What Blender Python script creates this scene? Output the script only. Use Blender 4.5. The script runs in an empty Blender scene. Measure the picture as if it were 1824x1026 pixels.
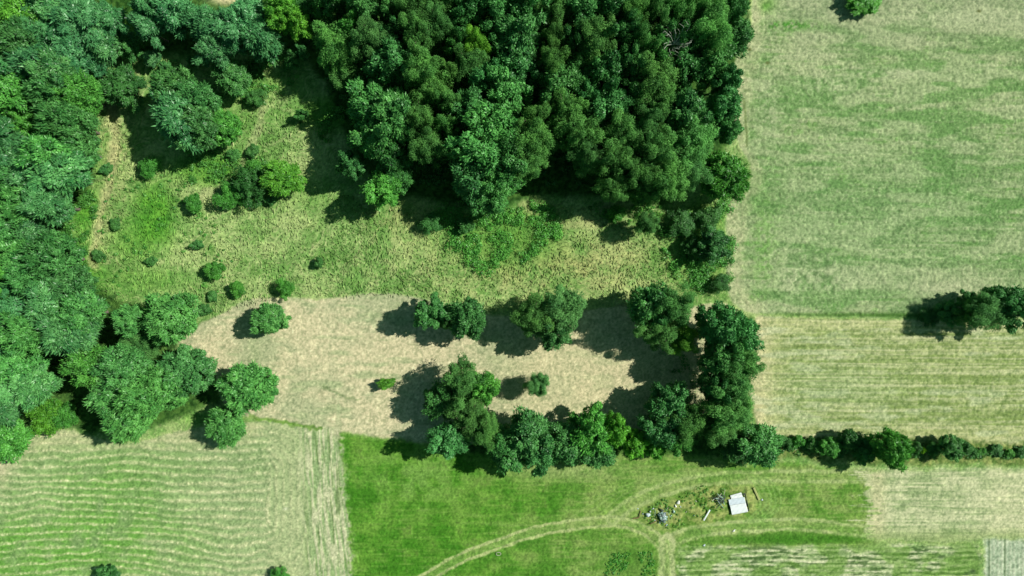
import bpy, math, random
import numpy as np
from mathutils import Vector

C = bpy.context.scene.collection
SC = bpy.context.scene
# ---------------------------------------------------------------- camera
CAM_H = 97.28
LENS, SENSOR = 24.0, 36.0
PXM = 0.08                      # metres on the ground for one photo pixel
cd = bpy.data.cameras.new('camera'); cd.lens = LENS; cd.sensor_width = SENSOR
cd.clip_start = 0.5; cd.clip_end = 3000
cam = bpy.data.objects.new('camera', cd); C.objects.link(cam)
cam.location = (0, 0, CAM_H); cam.rotation_euler = (0, 0, 0)
SC.camera = cam
# ---------------------------------------------------------------- light
SUN_EL, SUN_AZ = math.radians(45), math.radians(16)      # azimuth counted from +X towards +Y
sd = Vector((math.cos(SUN_EL)*math.cos(SUN_AZ), math.cos(SUN_EL)*math.sin(SUN_AZ), math.sin(SUN_EL)))
sl = bpy.data.lights.new('sun', 'SUN'); sl.energy = 5.0; sl.angle = math.radians(0.53); sl.color = (1.0, 0.985, 0.88)
so = bpy.data.objects.new('sun', sl); C.objects.link(so)
so.rotation_euler = sd.to_track_quat('Z', 'Y').to_euler(); so.location = sd*200
W = bpy.data.worlds.new('World'); SC.world = W; W.use_nodes = True
wn = W.node_tree; sky = wn.nodes.new('ShaderNodeTexSky'); sky.sky_type = 'NISHITA'; sky.sun_disc = False
sky.sun_elevation = SUN_EL; sky.sun_rotation = math.pi/2 - SUN_AZ
tnt = wn.nodes.new('ShaderNodeMixRGB'); tnt.blend_type = 'MULTIPLY'; tnt.inputs[0].default_value = 1; tnt.inputs[2].default_value = (.55, .95, .62, 1)
wn.links.new(sky.outputs[0], tnt.inputs[1]); wn.links.new(tnt.outputs[0], wn.nodes['Background'].inputs[0]); wn.nodes['Background'].inputs[1].default_value = 0.065
SC.view_settings.view_transform = 'Standard'; SC.view_settings.look = 'None'
SC.view_settings.exposure = 0.20; SC.view_settings.gamma = 1
SC.cycles.max_bounces = 5; SC.cycles.diffuse_bounces = 3; SC.cycles.transmission_bounces = 3

# ---------------------------------------------------------------- helpers
def at(px, py, z=0.0):
    k = PXM*(CAM_H - z)/CAM_H
    return Vector(((px-912)*k, (513-py)*k, z))

def lin(c, gain=1.0):
    out = []
    for v in c:
        v = v/255.0
        out.append((v/12.92 if v <= 0.04045 else ((v+0.055)/1.055)**2.4)*gain)
    return tuple(out)

GG = 0.80        # from a colour as it reads in sun to the surface's own colour

def props(o, label=None, cat=None, group=None, kind=None):
    if label: o['label'] = label
    if cat: o['category'] = cat
    if group: o['group'] = group
    if kind: o['kind'] = kind
    return o

def mesh_np(name, V, Q):
    me = bpy.data.meshes.new(name)
    V = np.asarray(V, np.float32); Q = np.asarray(Q, np.int32)
    n = Q.shape[1]
    me.vertices.add(len(V)); me.vertices.foreach_set('co', V.ravel())
    me.loops.add(Q.size); me.loops.foreach_set('vertex_index', Q.ravel())
    me.polygons.add(len(Q)); me.polygons.foreach_set('loop_start', np.arange(0, Q.size, n, dtype=np.int32))
    me.update(calc_edges=True)
    return me

def link(name, me, mat=None, parent=None):
    o = bpy.data.objects.new(name, me); C.objects.link(o)
    if mat is not None and not me.materials: me.materials.append(mat)
    if parent: o.parent = parent
    return o

def empty(name, loc, rz=0):
    o = bpy.data.objects.new(name, None); C.objects.link(o)
    o.location = loc; o.rotation_euler = (0, 0, rz); o.empty_display_size = 0.5
    return o

def _h(ix, iy, s):
    n = (ix.astype(np.int64)*374761393 + iy.astype(np.int64)*668265263 + s*974711) & 0x7fffffff
    n = ((n ^ (n >> 13))*1274126177) & 0x7fffffff
    n = n ^ (n >> 16)
    return (n & 0xffff).astype(np.float32)/65535.0

def vn(x, y, s):
    fx = np.floor(x); fy = np.floor(y)
    tx = (x-fx).astype(np.float32); ty = (y-fy).astype(np.float32)
    tx = tx*tx*(3-2*tx); ty = ty*ty*(3-2*ty)
    ix = fx.astype(np.int32); iy = fy.astype(np.int32)
    a = _h(ix, iy, s); b = _h(ix+1, iy, s); c = _h(ix, iy+1, s); d = _h(ix+1, iy+1, s)
    return (a+(b-a)*tx)*(1-ty) + (c+(d-c)*tx)*ty

def fbm(x, y, s, o=3):
    r = 0; a = 0.5; t = 0
    for k in range(o):
        r = r + a*vn(x, y, s+17*k); t += a; a *= 0.55
        x, y = x*1.9+y*0.35+3.1, y*1.9-x*0.35+7.7
    return r/t

def ss(a, b, x):
    t = np.clip((x-a)/(b-a), 0, 1); return t*t*(3-2*t)

def seg_dist(X, Y, pts):
    D = np.full(X.shape, 1e9, np.float32)
    for (x0, y0), (x1, y1) in zip(pts[:-1], pts[1:]):
        dx, dy = x1-x0, y1-y0; L = dx*dx+dy*dy+1e-9
        t = np.clip(((X-x0)*dx+(Y-y0)*dy)/L, 0, 1)
        D = np.minimum(D, (X-x0-t*dx)**2+(Y-y0-t*dy)**2)
    return np.sqrt(D)

def inside(X, Y, P):
    r = np.zeros(X.shape, bool); n = len(P)
    for i in range(n):
        x0, y0 = P[i]; x1, y1 = P[(i+1) % n]
        if y0 == y1: continue
        c = ((y0 > Y) != (y1 > Y)) & (X < (x1-x0)*(Y-y0)/(y1-y0)+x0)
        r ^= c
    return r

def pmask(X, Y, P, soft=3.0):
    d = seg_dist(X, Y, P+[P[0]])
    d = np.where(inside(X, Y, P), d, -d)
    return ss(-soft, soft, d)

def smooth_poly(P, n=4):
    out = []
    for i in range(len(P)-1):
        p0 = P[max(i-1, 0)]; p1 = P[i]; p2 = P[i+1]; p3 = P[min(i+2, len(P)-1)]
        for k in range(n):
            t = k/n
            out.append(tuple(0.5*((2*p1[j])+(-p0[j]+p2[j])*t+(2*p0[j]-5*p1[j]+4*p2[j]-p3[j])*t*t+(-p0[j]+3*p1[j]-3*p2[j]+p3[j])*t**3) for j in (0, 1)))
    out.append(P[-1]); return out

# ---------------------------------------------------------------- the land
STEP = 0.125
gx = np.arange(-86, 86.01, STEP); gy = np.arange(-52, 52.01, STEP)
NX, NY = len(gx), len(gy)
WX, WY = np.meshgrid(gx.astype(np.float32), gy.astype(np.float32))
X = WX/PXM+912; Y = 513-WY/PXM
wx = (fbm(X/30, Y/30, 5)-.5)*14 + (vn(X/6, Y/6, 6)-.5)*6
wy = (fbm(X/30, Y/30, 8)-.5)*14 + (vn(X/6, Y/6, 9)-.5)*6
Xw, Yw = X+wx, Y+wy
n1 = fbm(X/90, Y/90, 11); n2 = fbm(X/22, Y/22, 12); n3 = fbm(X/6, Y/6, 13); n4 = vn(X/2.2, Y/2.2, 14)
n5 = vn(X/3.2+9, Y/3.2, 15); n45 = (n4+n5)/2
col = np.zeros(X.shape+(3,), np.float32); Z = np.zeros(X.shape, np.float32)

def K(c): return np.array(c, np.float32)
def mix(a, b, m): return a*(1-m[..., None]) + b*m[..., None]
def paint(m, c):
    global col
    col = mix(col, c if getattr(c, 'ndim', 1) > 1 else K(c), m)
def vary(c, a, b, n, lo=.3, hi=.7):
    return mix(np.broadcast_to(K(a), col.shape), K(b), ss(lo, hi, n))

# rough meadow, everywhere first
ang = (fbm(X/70, Y/70, 31)-.5)*3.0 + .9                 # direction the grass leans in
ca, sa = np.cos(ang), np.sin(ang)
u = X*ca+Y*sa; v = -X*sa+Y*ca
tuft = fbm(u/20, v/8.5, 33, 3)
tuft2 = fbm(X/10, Y/8, 36, 2)
mead = vary(None, (114, 156, 82), (168, 188, 122), n1*.35+n2*.3+tuft*.35, .36, .62)
mead = mix(mead, K((98, 140, 64)), ss(.54, .74, tuft2*.6+(1-n2)*.4)*.4)
mead = mix(mead, K((186, 190, 138)), ss(.56, .76, tuft)*.55)
brown = np.exp(-(((X-1010)/230)**2+((Y-475)/55)**2)) + .8*np.exp(-(((X-730)/70)**2+((Y-385)/40)**2)) + .7*np.exp(-(((X-200)/30)**2+((Y-270)/80)**2))
mead = mix(mead, K((176, 168, 112)), np.clip(brown, 0, 1)*ss(.25, .7, n2*.5+tuft*.5)*.6)
for (cx, cy, rx, ry, k) in [(275, 385, 42, 62, 1), (232, 430, 40, 40, .55), (150, 375, 26, 45, .9), (140, 480, 42, 55, .95), (370, 300, 70, 30, .8), (440, 330, 60, 35, .7), (900, 420, 120, 60, .5), (250, 500, 90, 25, .5), (470, 130, 60, 40, .35), (1250, 430, 60, 90, .55), (560, 350, 60, 30, .25), (430, 180, 50, 60, .3), (600, 200, 60, 30, .8), (230, 60, 60, 60, .9), (380, 745, 60, 14, .5), (180, 310, 16, 60, .3)]:
    g = np.exp(-(((X-cx)/rx)**2+((Y-cy)/ry)**2)**1.6)
    mead = mix(mead, vary(None, (64, 130, 40), (104, 162, 60), n3*.5+n2*.5), np.clip(g*k*(.55+.9*n2), 0, 1))
col[:] = mead
Z += .22*(tuft-.5) + .10*(tuft2-.5) + .03*(n45-.5) + .35*(n1-.5)
reg = np.zeros(X.shape, np.int8)
# trodden path by the left forest
pth = smooth_poly([(197, 190), (205, 240), (200, 290), (190, 340), (175, 400), (165, 470)])
d = seg_dist(Xw, Yw, pth); paint(ss(15, 3, d)*.7, (190, 185, 135)); Z -= ss(12, 2, d)*.08
d = seg_dist(Xw, Yw, smooth_poly([(470, 190), (455, 240), (430, 290), (400, 330), (360, 350)])); paint(ss(12, 3, d)*.55, (180, 180, 135))
d = seg_dist(Xw, Yw, [(930, 365), (1010, 400), (1060, 400)]); paint(ss(14, 3, d)*.5, (185, 180, 128))
# woodland floors
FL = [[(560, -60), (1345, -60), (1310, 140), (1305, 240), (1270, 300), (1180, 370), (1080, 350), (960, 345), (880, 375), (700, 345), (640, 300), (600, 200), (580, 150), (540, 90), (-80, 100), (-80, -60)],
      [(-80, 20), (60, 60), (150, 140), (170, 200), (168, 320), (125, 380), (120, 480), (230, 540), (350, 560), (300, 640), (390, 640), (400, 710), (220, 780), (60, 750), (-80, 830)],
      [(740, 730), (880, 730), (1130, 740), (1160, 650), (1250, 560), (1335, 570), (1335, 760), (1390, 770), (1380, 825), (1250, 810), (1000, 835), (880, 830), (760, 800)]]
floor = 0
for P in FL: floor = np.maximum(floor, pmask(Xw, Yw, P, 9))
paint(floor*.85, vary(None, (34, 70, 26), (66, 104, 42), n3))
g = np.exp(-(((X-405)/34)**2+((Y+2)/12)**2)**1.5); paint(g, (206, 196, 152))
g = np.exp(-(((X-235)/26)**2+((Y-55)/26)**2)**1.5); paint(g, (104, 150, 60))
g = np.exp(-(((X-440)/50)**2+((Y-120)/14)**2)**1.5); paint(g*.8, (176, 186, 124))
g = np.exp(-(((X-235)/40)**2+((Y-108)/10)**2)**1.5); paint(g*.8, (150, 176, 104))
# dry mown clearing
CLR = smooth_poly([(318, 612), (350, 580), (400, 556), (440, 535), (500, 530), (580, 533), (660, 522), (740, 528), (800, 545), (900, 565), (1000, 560), (1090, 545), (1210, 550), (1262, 540), (1300, 545), (1325, 590), (1300, 700), (1250, 740), (1130, 770), (960, 765), (860, 790), (740, 787), (650, 776), (600, 768), (540, 758), (450, 745), (400, 720), (380, 660), (325, 630)])[:-1]
m = pmask(X+wx*.45, Y+wy*.45, CLR, 3.2)
str1 = fbm(X/26, Y/3.4, 41, 3)
cl = vary(None, (178, 182, 138), (212, 200, 158), n1*.5+n2*.3+str1*.2, .35, .62)
cl = mix(cl, K((160, 176, 124)), ss(.58, .75, fbm(X/60, Y/14, 43))*.6)
cl = mix(cl, K((206, 196, 150)), ss(1100, 900, X)*0 + ss(820, 960, X)*.55)
cl = mix(cl, K((222, 208, 168)), ss(.6, .85, n3*.5+n45*.5)*.45)
d = seg_dist(Xw, Yw, [(578, 690), (592, 697), (612, 704), (640, 709)]); cl = mix(cl, K((130, 148, 98)), ss(4, 1, d)*.7)  # thin shadow line painted as a darker streak across the clearing
d = seg_dist(Xw, Yw, [(450, 590), (455, 650), (440, 690)]); cl = mix(cl, K((170, 182, 130)), ss(16, 4, d)*.5)
for a, b in [((640, 560), (700, 600)), ((600, 570), (760, 572)), ((600, 650), (720, 652)), ((590, 620), (606, 760))]:
    d = seg_dist(Xw, Yw, [a, b]); cl = mix(cl, K((158, 176, 126)), ss(6, 1, d)*.45*ss(.3, .7, n2))
paint(m, cl); Z = Z*(1-m)+m*(.06*(str1-.5)+.07*(n45-.5)+.05*(n3-.5)); reg[m > .5] = 1
d = seg_dist(Xw, Yw, [(600, 760), (590, 770), (600, 785)])
# left stubble field with hay rows
LF = smooth_poly([(-90, 850), (0, 812), (45, 778), (130, 768), (220, 790), (320, 768), (440, 752), (520, 757), (560, 762), (606, 768), (612, 840), (622, 930), (634, 1090)])+[(636, 1240), (-260, 1240), (-260, 900)]
m = pmask(X+wx*.5, Y+wy*.5, LF, 3.5)
sh = 11*np.sin((X-60)/80.)*ss(860, 1000, Y) + (fbm(X/80, Y/60, 51)-.5)*22 - .035*(X-200)*ss(800, 1000, Y)
headx = np.clip(X-505, 0, 400)
rowc = (Y + sh)/13.6
hz_ = X+(n1-.5)*30 > 480
ey = np.maximum(np.maximum(835-Y, Y-935), 0); ex = np.maximum(X-480, 0)
rowc = np.where(hz_ | (Y > 950), np.where(hz_, np.hypot(ex, ey)/13.0, rowc), rowc)
row = .5+.5*np.cos(rowc*2*math.pi + (n3-.5)*1.8)
lf = vary(None, (132, 166, 98), (164, 184, 128), n1*.5+n2*.5, .38, .62)
lf = mix(lf, K((166, 180, 130)), ss(220, 430, X+(n1-.5)*200)*.6)
grn = np.exp(-(((X-190)/150)**2+((Y-965)/70)**2)) + np.exp(-(((X-10)/90)**2+((Y-990)/60)**2)) + .55*np.exp(-(((X-180)/110)**2+((Y-850)/50)**2))
lf = mix(lf, K((98, 168, 52)), np.clip(grn*1.1, 0, 1)*ss(.15, .65, n2)*.85)
lf = mix(lf, K((116, 156, 84)), ss(.35, 0, row)*.25*(1-ss(440, 520, X)))
lf = mix(lf, K((206, 206, 152)), ss(.40, .95, row)*(.30+.45*n3)*ss(.2, .5, n2*.6+n1*.4)*(1-.45*ss(440, 520, X)))
lf = mix(lf, K((220, 212, 170)), ss(.7, .95, row)*ss(.5, .8, n45)*.6)
lf = mix(lf, K((182, 190, 138)), ss(465, 500, X)*(.25+.5*n2))
edge = ss(46, 8, np.abs(seg_dist(Xw, Yw, [(-90, 850), (0, 815), (45, 780), (130, 770), (330, 768), (440, 754)])))
lf = mix(lf, K((200, 196, 148)), edge*.6)
wl = ss(30, 0, X)*ss(900, 820, Y); lf = mix(lf, K((208, 196, 156)), wl*.7)
trk = ss(528, 562, X+(n2-.5)*20+(Y-900)*-.05)
vs = fbm((X-(Y-770)*.075+3*np.sin(Y/60.))/3.2, Y/34, 53, 3)
tr = vary(None, (150, 176, 116), (200, 200, 158), vs, .36, .6)
tr = mix(tr, K((96, 130, 66)), ss(.62, .76, fbm((X-(Y-770)*.075)/4.5, Y/50, 57, 2))*.6)
lf = mix(lf, tr, trk)
lf = mix(lf, K((214, 205, 165)), np.exp(-(((X-600)/14)**2+((Y-770)/12)**2))*.9)
lf = mix(lf, K((210, 210, 175)), np.exp(-(((X-509)/5)**2+((Y-906)/3)**2))*.9)
paint(m, lf); Z = Z*(1-m)+m*(.08*(row-.5)*(1-trk)*(1-.6*ss(465, 500, X))+.09*(vs-.5)*trk*1.2+.08*(n45-.5)+.06*(n3-.5)); reg[m > .5] = 2
mt = m*trk; reg[(mt > .55) & (X > 530)] = 3
d = seg_dist(Xw, Yw, smooth_poly([(445, 741), (480, 752), (530, 759), (572, 762)])); paint(ss(5, 1.5, d)*.75, (104, 148, 56))
# green mown grass
GF = [(606, 772), (660, 779), (740, 787), (800, 800), (880, 812), (1000, 820), (1130, 806), (1250, 812), (1400, 822), (1545, 838), (1548, 900), (1535, 960), (1560, 968), (1560, 1240), (640, 1240), (634, 1090), (622, 930), (612, 840)]
m = pmask(X+wx*1.2+(n3-.5)*18, Y+wy*.6+(n3-.5)*6, GF, 7)
hs = fbm(X/40, Y/3.0, 61, 3)
gf = vary(None, (70, 128, 36), (108, 152, 60), n1*.4+n2*.35+hs*.25, .36, .64)
gf = mix(gf, K((136, 160, 88)), ss(850, 1050, X+(n1-.5)*260)*(.42+.6*ss(.35, .65, n2*.5+hs*.5)))
gf = mix(gf, K((150, 168, 106)), np.exp(-(((X-1010)/120)**2+((Y-838)/18)**2))*.8)
gf = mix(gf, K((122, 160, 84)), np.exp(-(((X-740)/90)**2+((Y-850)/60)**2))*.55*ss(.3, .6, n2))
gf = mix(gf, K((124, 156, 84)), ss(.62, .80, hs)*.35)
gf = mix(gf, K((60, 108, 34)), ss(.55, .72, n3*.6+(1-n2)*.4)*.4)
gf = mix(gf, K((96, 118, 62)), ss(.62, .72, n3*.4+n2*.6)*.4)
# dirt and weeds around the rubbish
jk = pmask(Xw, Yw, [(1140, 905), (1200, 880), (1270, 862), (1350, 868), (1345, 915), (1260, 935), (1200, 945), (1150, 930)], 14)
jn = fbm(X/11, Y/9, 65, 3)
gf = mix(gf, vary(None, (92, 128, 52), (156, 164, 98), jn, .35, .62), jk*.9)
# wheel tracks
def ruts(pts, gap, w, k, c=(168, 182, 122)):
    global gf
    P = smooth_poly(pts, 5)
    d = seg_dist(X+wx*.35, Y+wy*.35, P)
    a = ss(w, w*.25, np.abs(d-gap))*k*(.55+.6*ss(.25, .6, n3*.5+n2*.5))
    b = ss(gap+w, gap, d)*k*.30
    gf = mix(gf, K(c), np.clip(np.maximum(a, b), 0, 1)); return np.clip(a, 0, 1)
r0 = ruts([(730, 1050), (800, 1005), (880, 972), (960, 946), (1030, 934), (1095, 930), (1140, 940), (1172, 962), (1186, 1000), (1188, 1060)], 8, 4.5, 1.1, (170, 182, 122))
r1 = ruts([(1188, 1060), (1188, 1000), (1192, 968), (1240, 948), (1320, 938), (1430, 934), (1560, 950)], 9, 5.5, .9)
r2 = ruts([(1090, 925), (1130, 895), (1190, 870), (1260, 855), (1330, 850), (1450, 848), (1540, 850)], 9, 6, .75)
r3 = ruts([(1188, 965), (1188, 1010), (1188, 1100)], 9, 9, 1.0, (186, 192, 140))
for k in range(5):
    cc = [(1335+7*k, 850), (1352+9*k, 875), (1352+9*k, 905), (1325+7*k, 930)]
    d = seg_dist(X+wx*.2, Y+wy*.2, smooth_poly(cc, 5)); gf = mix(gf, K((138, 172, 96)), ss(2.6, .8, d)*.6)
for k in range(4):
    cc = [(1000+30*k, 935-6*k), (1080+20*k, 880-2*k), (1160+20*k, 850), (1240+20*k, 838+2*k)]
    d = seg_dist(X+wx*.2, Y+wy*.2, smooth_poly(cc, 5)); gf = mix(gf, K((150, 174, 104)), ss(3, .8, d)*.4)
gf = mix(gf, K((64, 118, 34)), np.exp(-(((X-1420)/150)**2+((Y-961)/9)**2)**2)*.8)
gf = mix(gf, K((76, 124, 44)), np.exp(-(((X-1120)/60)**2+((Y-1000)/30)**2))*.7)
paint(m, gf); Z = Z*(1-m)+m*(.05*(hs-.5)+.12*(n45-.5)+.12*(n3-.5)+jk*.35*(jn-.5) - .05*np.maximum(r0, r3)); reg[m > .5] = 4
reg[(m > .5) & (np.maximum(r0, r3) > .45)] = 5
# upper right grass field
UR = smooth_poly([(1345, -260), (1340, -60), (1335, 60), (1308, 110), (1306, 230), (1335, 290), (1330, 340), (1296, 370), (1296, 520), (1330, 556)])+[(1345, 560), (1600, 566), (1900, 566), (2300, 570), (2300, -260)]
m = pmask(X+wx*.4, Y+wy*.4, UR, 4)
hs2 = fbm(X/60, Y/4.2, 71, 3)
vsx = fbm(X/3.4, Y/50, 72, 2)
ur = vary(None, (122, 152, 94), (166, 178, 128), n1*.35+n2*.2+n3*.2+hs2*.25, .38, .62)
ur = mix(ur, K((92, 142, 62)), ss(.53, .70, n2*.4+n3*.35+(1-hs2)*.25)*.65)
ur = mix(ur, K((100, 148, 74)), ss(.50, .64, fbm(X/120, Y/26, 171, 3))*.65)
ur = mix(ur, K((176, 184, 138)), ss(.52, .66, fbm(X/90, Y/22, 172, 3))*.7)
ur = mix(ur, K((104, 154, 84)), np.exp(-(((X-1560)/260)**2+((Y-380)/150)**2))*.35)
ur = mix(ur, K((184, 194, 148)), ss(.52, .8, vn(X/3, Y/2, 77)*.5+n3*.3+hs2*.2)*.5)
tb = ss(130, 0, Y)*ss(1350, 1450, X); ur = mix(ur, K((156, 166, 126)), tb*.6)
for (cx, cy, rx, ry) in [(1480, 500, 60, 22), (1400, 495, 30, 40), (1760, 30, 90, 16), (1640, 30, 60, 12), (1470, 150, 60, 20), (1600, 130, 90, 10), (1370, 200, 20, 60)]:
    ur = mix(ur, K((180, 188, 144)), np.exp(-(((X-cx)/rx)**2+((Y-cy)/ry)**2))*ss(.25, .6, n3*.5+n2*.5)*.75)
ur = mix(ur, K((176, 184, 140)), np.exp(-(((X-1690)/110)**2+((Y-510)/24)**2))*.95)
ur = mix(ur, K((60, 136, 34)), np.exp(-(((X-1400)/55)**2+((Y-45)/8)**2))*.9*ss(.25, .6, n3))
ur = mix(ur, K((88, 154, 48)), np.exp(-(((X-1362)/18)**2+((Y-8)/14)**2))*.8)
le = seg_dist(Xw, Yw, [(1345, -60), (1340, 60), (1320, 130), (1312, 240), (1335, 320), (1312, 370), (1308, 520), (1340, 556)])
ur = mix(ur, K((200, 196, 150)), ss(30, 4, le+(n2-.5)*34)*.75*(.4+.8*n2))
gr = np.exp(-(((X-1360)/26)**2+((Y-440)/80)**2)); ur = mix(ur, K((100, 158, 66)), gr*.6*ss(.3, .6, n3))
d = seg_dist(Xw, Yw, smooth_poly([(1370, 460), (1400, 440), (1440, 425), (1600, 456), (1900, 452)])); ur = mix(ur, K((176, 192, 138)), ss(4, 1, d)*.5)
d = seg_dist(X+wx*.3, Y+wy*.3, [(1326, 180), (1330, 260)]); ur = mix(ur, K((110, 130, 72)), ss(3, .8, d)*.7)
for sx, sy in [(1335, 88), (1367, 112), (1744, 20)]:
    ur = mix(ur, K((92, 100, 50)), np.exp(-(((X-sx)/3.5)**2+((Y-sy)/2.6)**2)))
ur = mix(ur, K((70, 116, 40)), np.exp(-(((Y-562)/5)**2))*ss(1340, 1400, X)*ss(1720, 1600, X)*.8)
paint(m, ur); Z = Z*(1-m)+m*(.06*(hs2-.5)+.14*(n45-.5)+.14*(n3-.5)); reg[m > .5] = 6
# middle right field, mown in long rows
MR = [(1345, 564), (1600, 570), (2300, 574), (2300, 796), (1824, 794), (1500, 784), (1400, 778), (1352, 770), (1336, 700), (1340, 620)]
m = pmask(X+wx*.4, Y+wy*.4, MR, 3.5)
hh = fbm(X/150, Y/3.0, 81, 3); rw = .5+.5*np.cos((Y+(fbm(X/200, Y/80, 82)-.5)*26+.00004*(X-1500)**2)/10.5*2*math.pi)
inn = ss(1365, 1420, X)*ss(575, 600, Y)*ss(780, 750, Y)
mr = vary(None, (134, 156, 86), (182, 188, 134), hh*.6+n3*.4, .34, .66)
mr = mix(mr, K((128, 152, 72)), ss(.5, .9, rw)*.35*inn)
mr = mix(mr, K((206, 202, 144)), (1-inn)*.5); mr = mix(mr, K((214, 200, 154)), ss(1385, 1350, X)*.6)
mr = mix(mr, K((190, 198, 158)), ss(.56, .70, fbm(X/60, Y/14, 181, 3))*.5)
mr = mix(mr, K((160, 182, 128)), np.exp(-(((X-1500)/100)**2+((Y-690)/40)**2))*.4)
mr = mix(mr, K((204, 202, 152)), ss(.6, .8, hh)*.4)
paint(m, mr); Z = Z*(1-m)+m*(.12*(hh-.5)+.05*(rw-.5)+.09*(n45-.5)+.05*(n3-.5)); reg[m > .5] = 7
# hedge bank
m = pmask(Xw, Yw, [(1380, 780), (2300, 795), (2300, 830), (1540, 826), (1380, 815)], 6)
paint(m*.9, vary(None, (84, 112, 52), (140, 150, 88), n3)); Z += m*.15*(n3-.3)
# pale field bottom right
PR = [(1545, 838), (1700, 836), (2300, 838), (2300, 962), (1756, 958), (1740, 966), (1560, 962), (1538, 955), (1548, 900)]
m = pmask(X+wx*1.3+(n3-.5)*24+(hs-.5)*90*ss(1700, 1600, X), Y+wy*.6, PR, 10)
hp = fbm(X/90, Y/3.2, 91, 3)
pr = vary(None, (154, 172, 118), (200, 202, 156), hp*.6+n2*.4, .36, .62)
pr = mix(pr, K((212, 200, 154)), np.exp(-((X-1562)/16)**2)*.6)
pr = mix(pr, K((218, 212, 168)), ss(1730, 1790, X)*.5)
pr = mix(pr, K((124, 152, 78)), ss(930, 965, Y)*.6)
d = np.abs(Y-834-(X-1600)*.004); pr = mix(pr, K((216, 214, 180)), ss(2.5, .6, d)*.8)
paint(m, pr); Z = Z*(1-m)+m*(.08*(hp-.5)+.08*(n45-.5)); reg[m > .5] = 8
# bottom strip of weedy rows
BR = [(1206, 974), (1745, 970), (1752, 1240), (1200, 1240)]
m = pmask(X+wx*1.2+(n3-.5)*16, Y+wy*.8, BR, 6)
rb = (.5+.5*np.cos((Y+(vn(X/60, Y/30, 93)-.5)*7)/9.0*2*math.pi))*.25 + .75*fbm(X/34, Y/3.6, 97, 3)
hb = fbm(X/14, Y/4, 94, 3)
br = vary(None, (140, 164, 108), (206, 208, 170), hb*.45+rb*.55, .35, .62)
br = mix(br, K((46, 78, 32)), ss(.49, .62, hb*.6+(1-rb)*.4)*.65)
br = mix(br, K((104, 146, 60)), ss(.5, .62, fbm(X/40, Y/30, 95))*.55)
paint(m, br); Z = Z*(1-m)+m*(.16*(hb-.5)+.08*(rb-.5)+.08*(n45-.5)); reg[m > .5] = 9
# ploughed corner
PC = [(1756, 960), (2300, 962), (2300, 1240), (1750, 1240)]
m = pmask(X+wx*.7+(n3-.5)*8, Y+wy*.7, PC, 5)
vp = .5+.5*np.cos((X+(vn(X/30, Y/60, 96)-.5)*3)/7.5*2*math.pi)
pc = vary(None, (162, 178, 150), (188, 196, 170), n3*.75+vp*.25, .3, .7)
d = np.minimum(np.abs(X-1790), np.abs(X-1762)); pc = mix(pc, K((84, 108, 72)), ss(2.2, .6, d)*.7)
paint(m, pc); Z = Z*(1-m)+m*(.03*(vp-.5)+.07*(n45-.5)); reg[m > .5] = 10
# fine mottling that belongs to the turf itself, then to linear
dry = np.where(np.isin(reg, (1, 2, 3, 6, 7, 8)), .13, 0).astype(np.float32)      # the dry fields are greyer than the fresh grass
col = mix(col, np.repeat(col.mean(2, keepdims=True), 3, 2), dry)
fl = ss(.56, .80, n45*.7+n3*.3); fd = ss(.52, .30, n45*.7+n3*.3)
col *= (1+.15*(n4-.5)+.10*(n5-.5)+.10*(n3-.5))[..., None]
col = col*(1-(fd*.11)[..., None]*K((1.0, .62, .95)))           # green blades showing between the dry ones
col = col*(1+(fl*.05)[..., None]*K((1.2, 1.0, 1.0)))
col = np.clip(col, 4, 235)/255.0
col = np.where(col <= .04045, col/12.92, ((col+.055)/1.055)**2.4)*GG
brd = np.minimum(np.minimum(WX+86, 86-WX), np.minimum(WY+52, 52-WY)); Z *= ss(0, 2, brd)
Z = Z.astype(np.float32)

def ground_material(bump=.55, scale=9.0, var=.38):
    m = bpy.data.materials.new('turf'); m.use_nodes = True; t = m.node_tree; N = t.nodes; L = t.links
    b = N['Principled BSDF']; b.inputs['Roughness'].default_value = 1.0
    b.inputs['Specular IOR Level'].default_value = 0.05
    a = N.new('ShaderNodeAttribute'); a.attribute_name = 'turf_colour'
    tc = N.new('ShaderNodeTexCoord')
    n = N.new('ShaderNodeTexNoise'); n.inputs['Scale'].default_value = scale; n.inputs['Detail'].default_value = 6; n.inputs['Roughness'].default_value = .75
    L.new(tc.outputs['Object'], n.inputs['Vector'])
    mr = N.new('ShaderNodeMapRange'); mr.inputs[1].default_value = .3; mr.inputs[2].default_value = .7
    mr.inputs[3].default_value = 1-var; mr.inputs[4].default_value = 1+var
    L.new(n.outputs['Fac'], mr.inputs[0])
    mu = N.new('ShaderNodeVectorMath'); mu.operation = 'SCALE'
    L.new(a.outputs['Color'], mu.inputs[0]); L.new(mr.outputs[0], mu.inputs['Scale'])
    L.new(mu.outputs[0], b.inputs['Base Color'])
    bp = N.new('ShaderNodeBump'); bp.inputs['Strength'].default_value = bump; bp.inputs['Distance'].default_value = .12
    L.new(n.outputs['Fac'], bp.inputs['Height']); L.new(bp.outputs[0], b.inputs['Normal'])
    return m
GM = ground_material()

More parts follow.
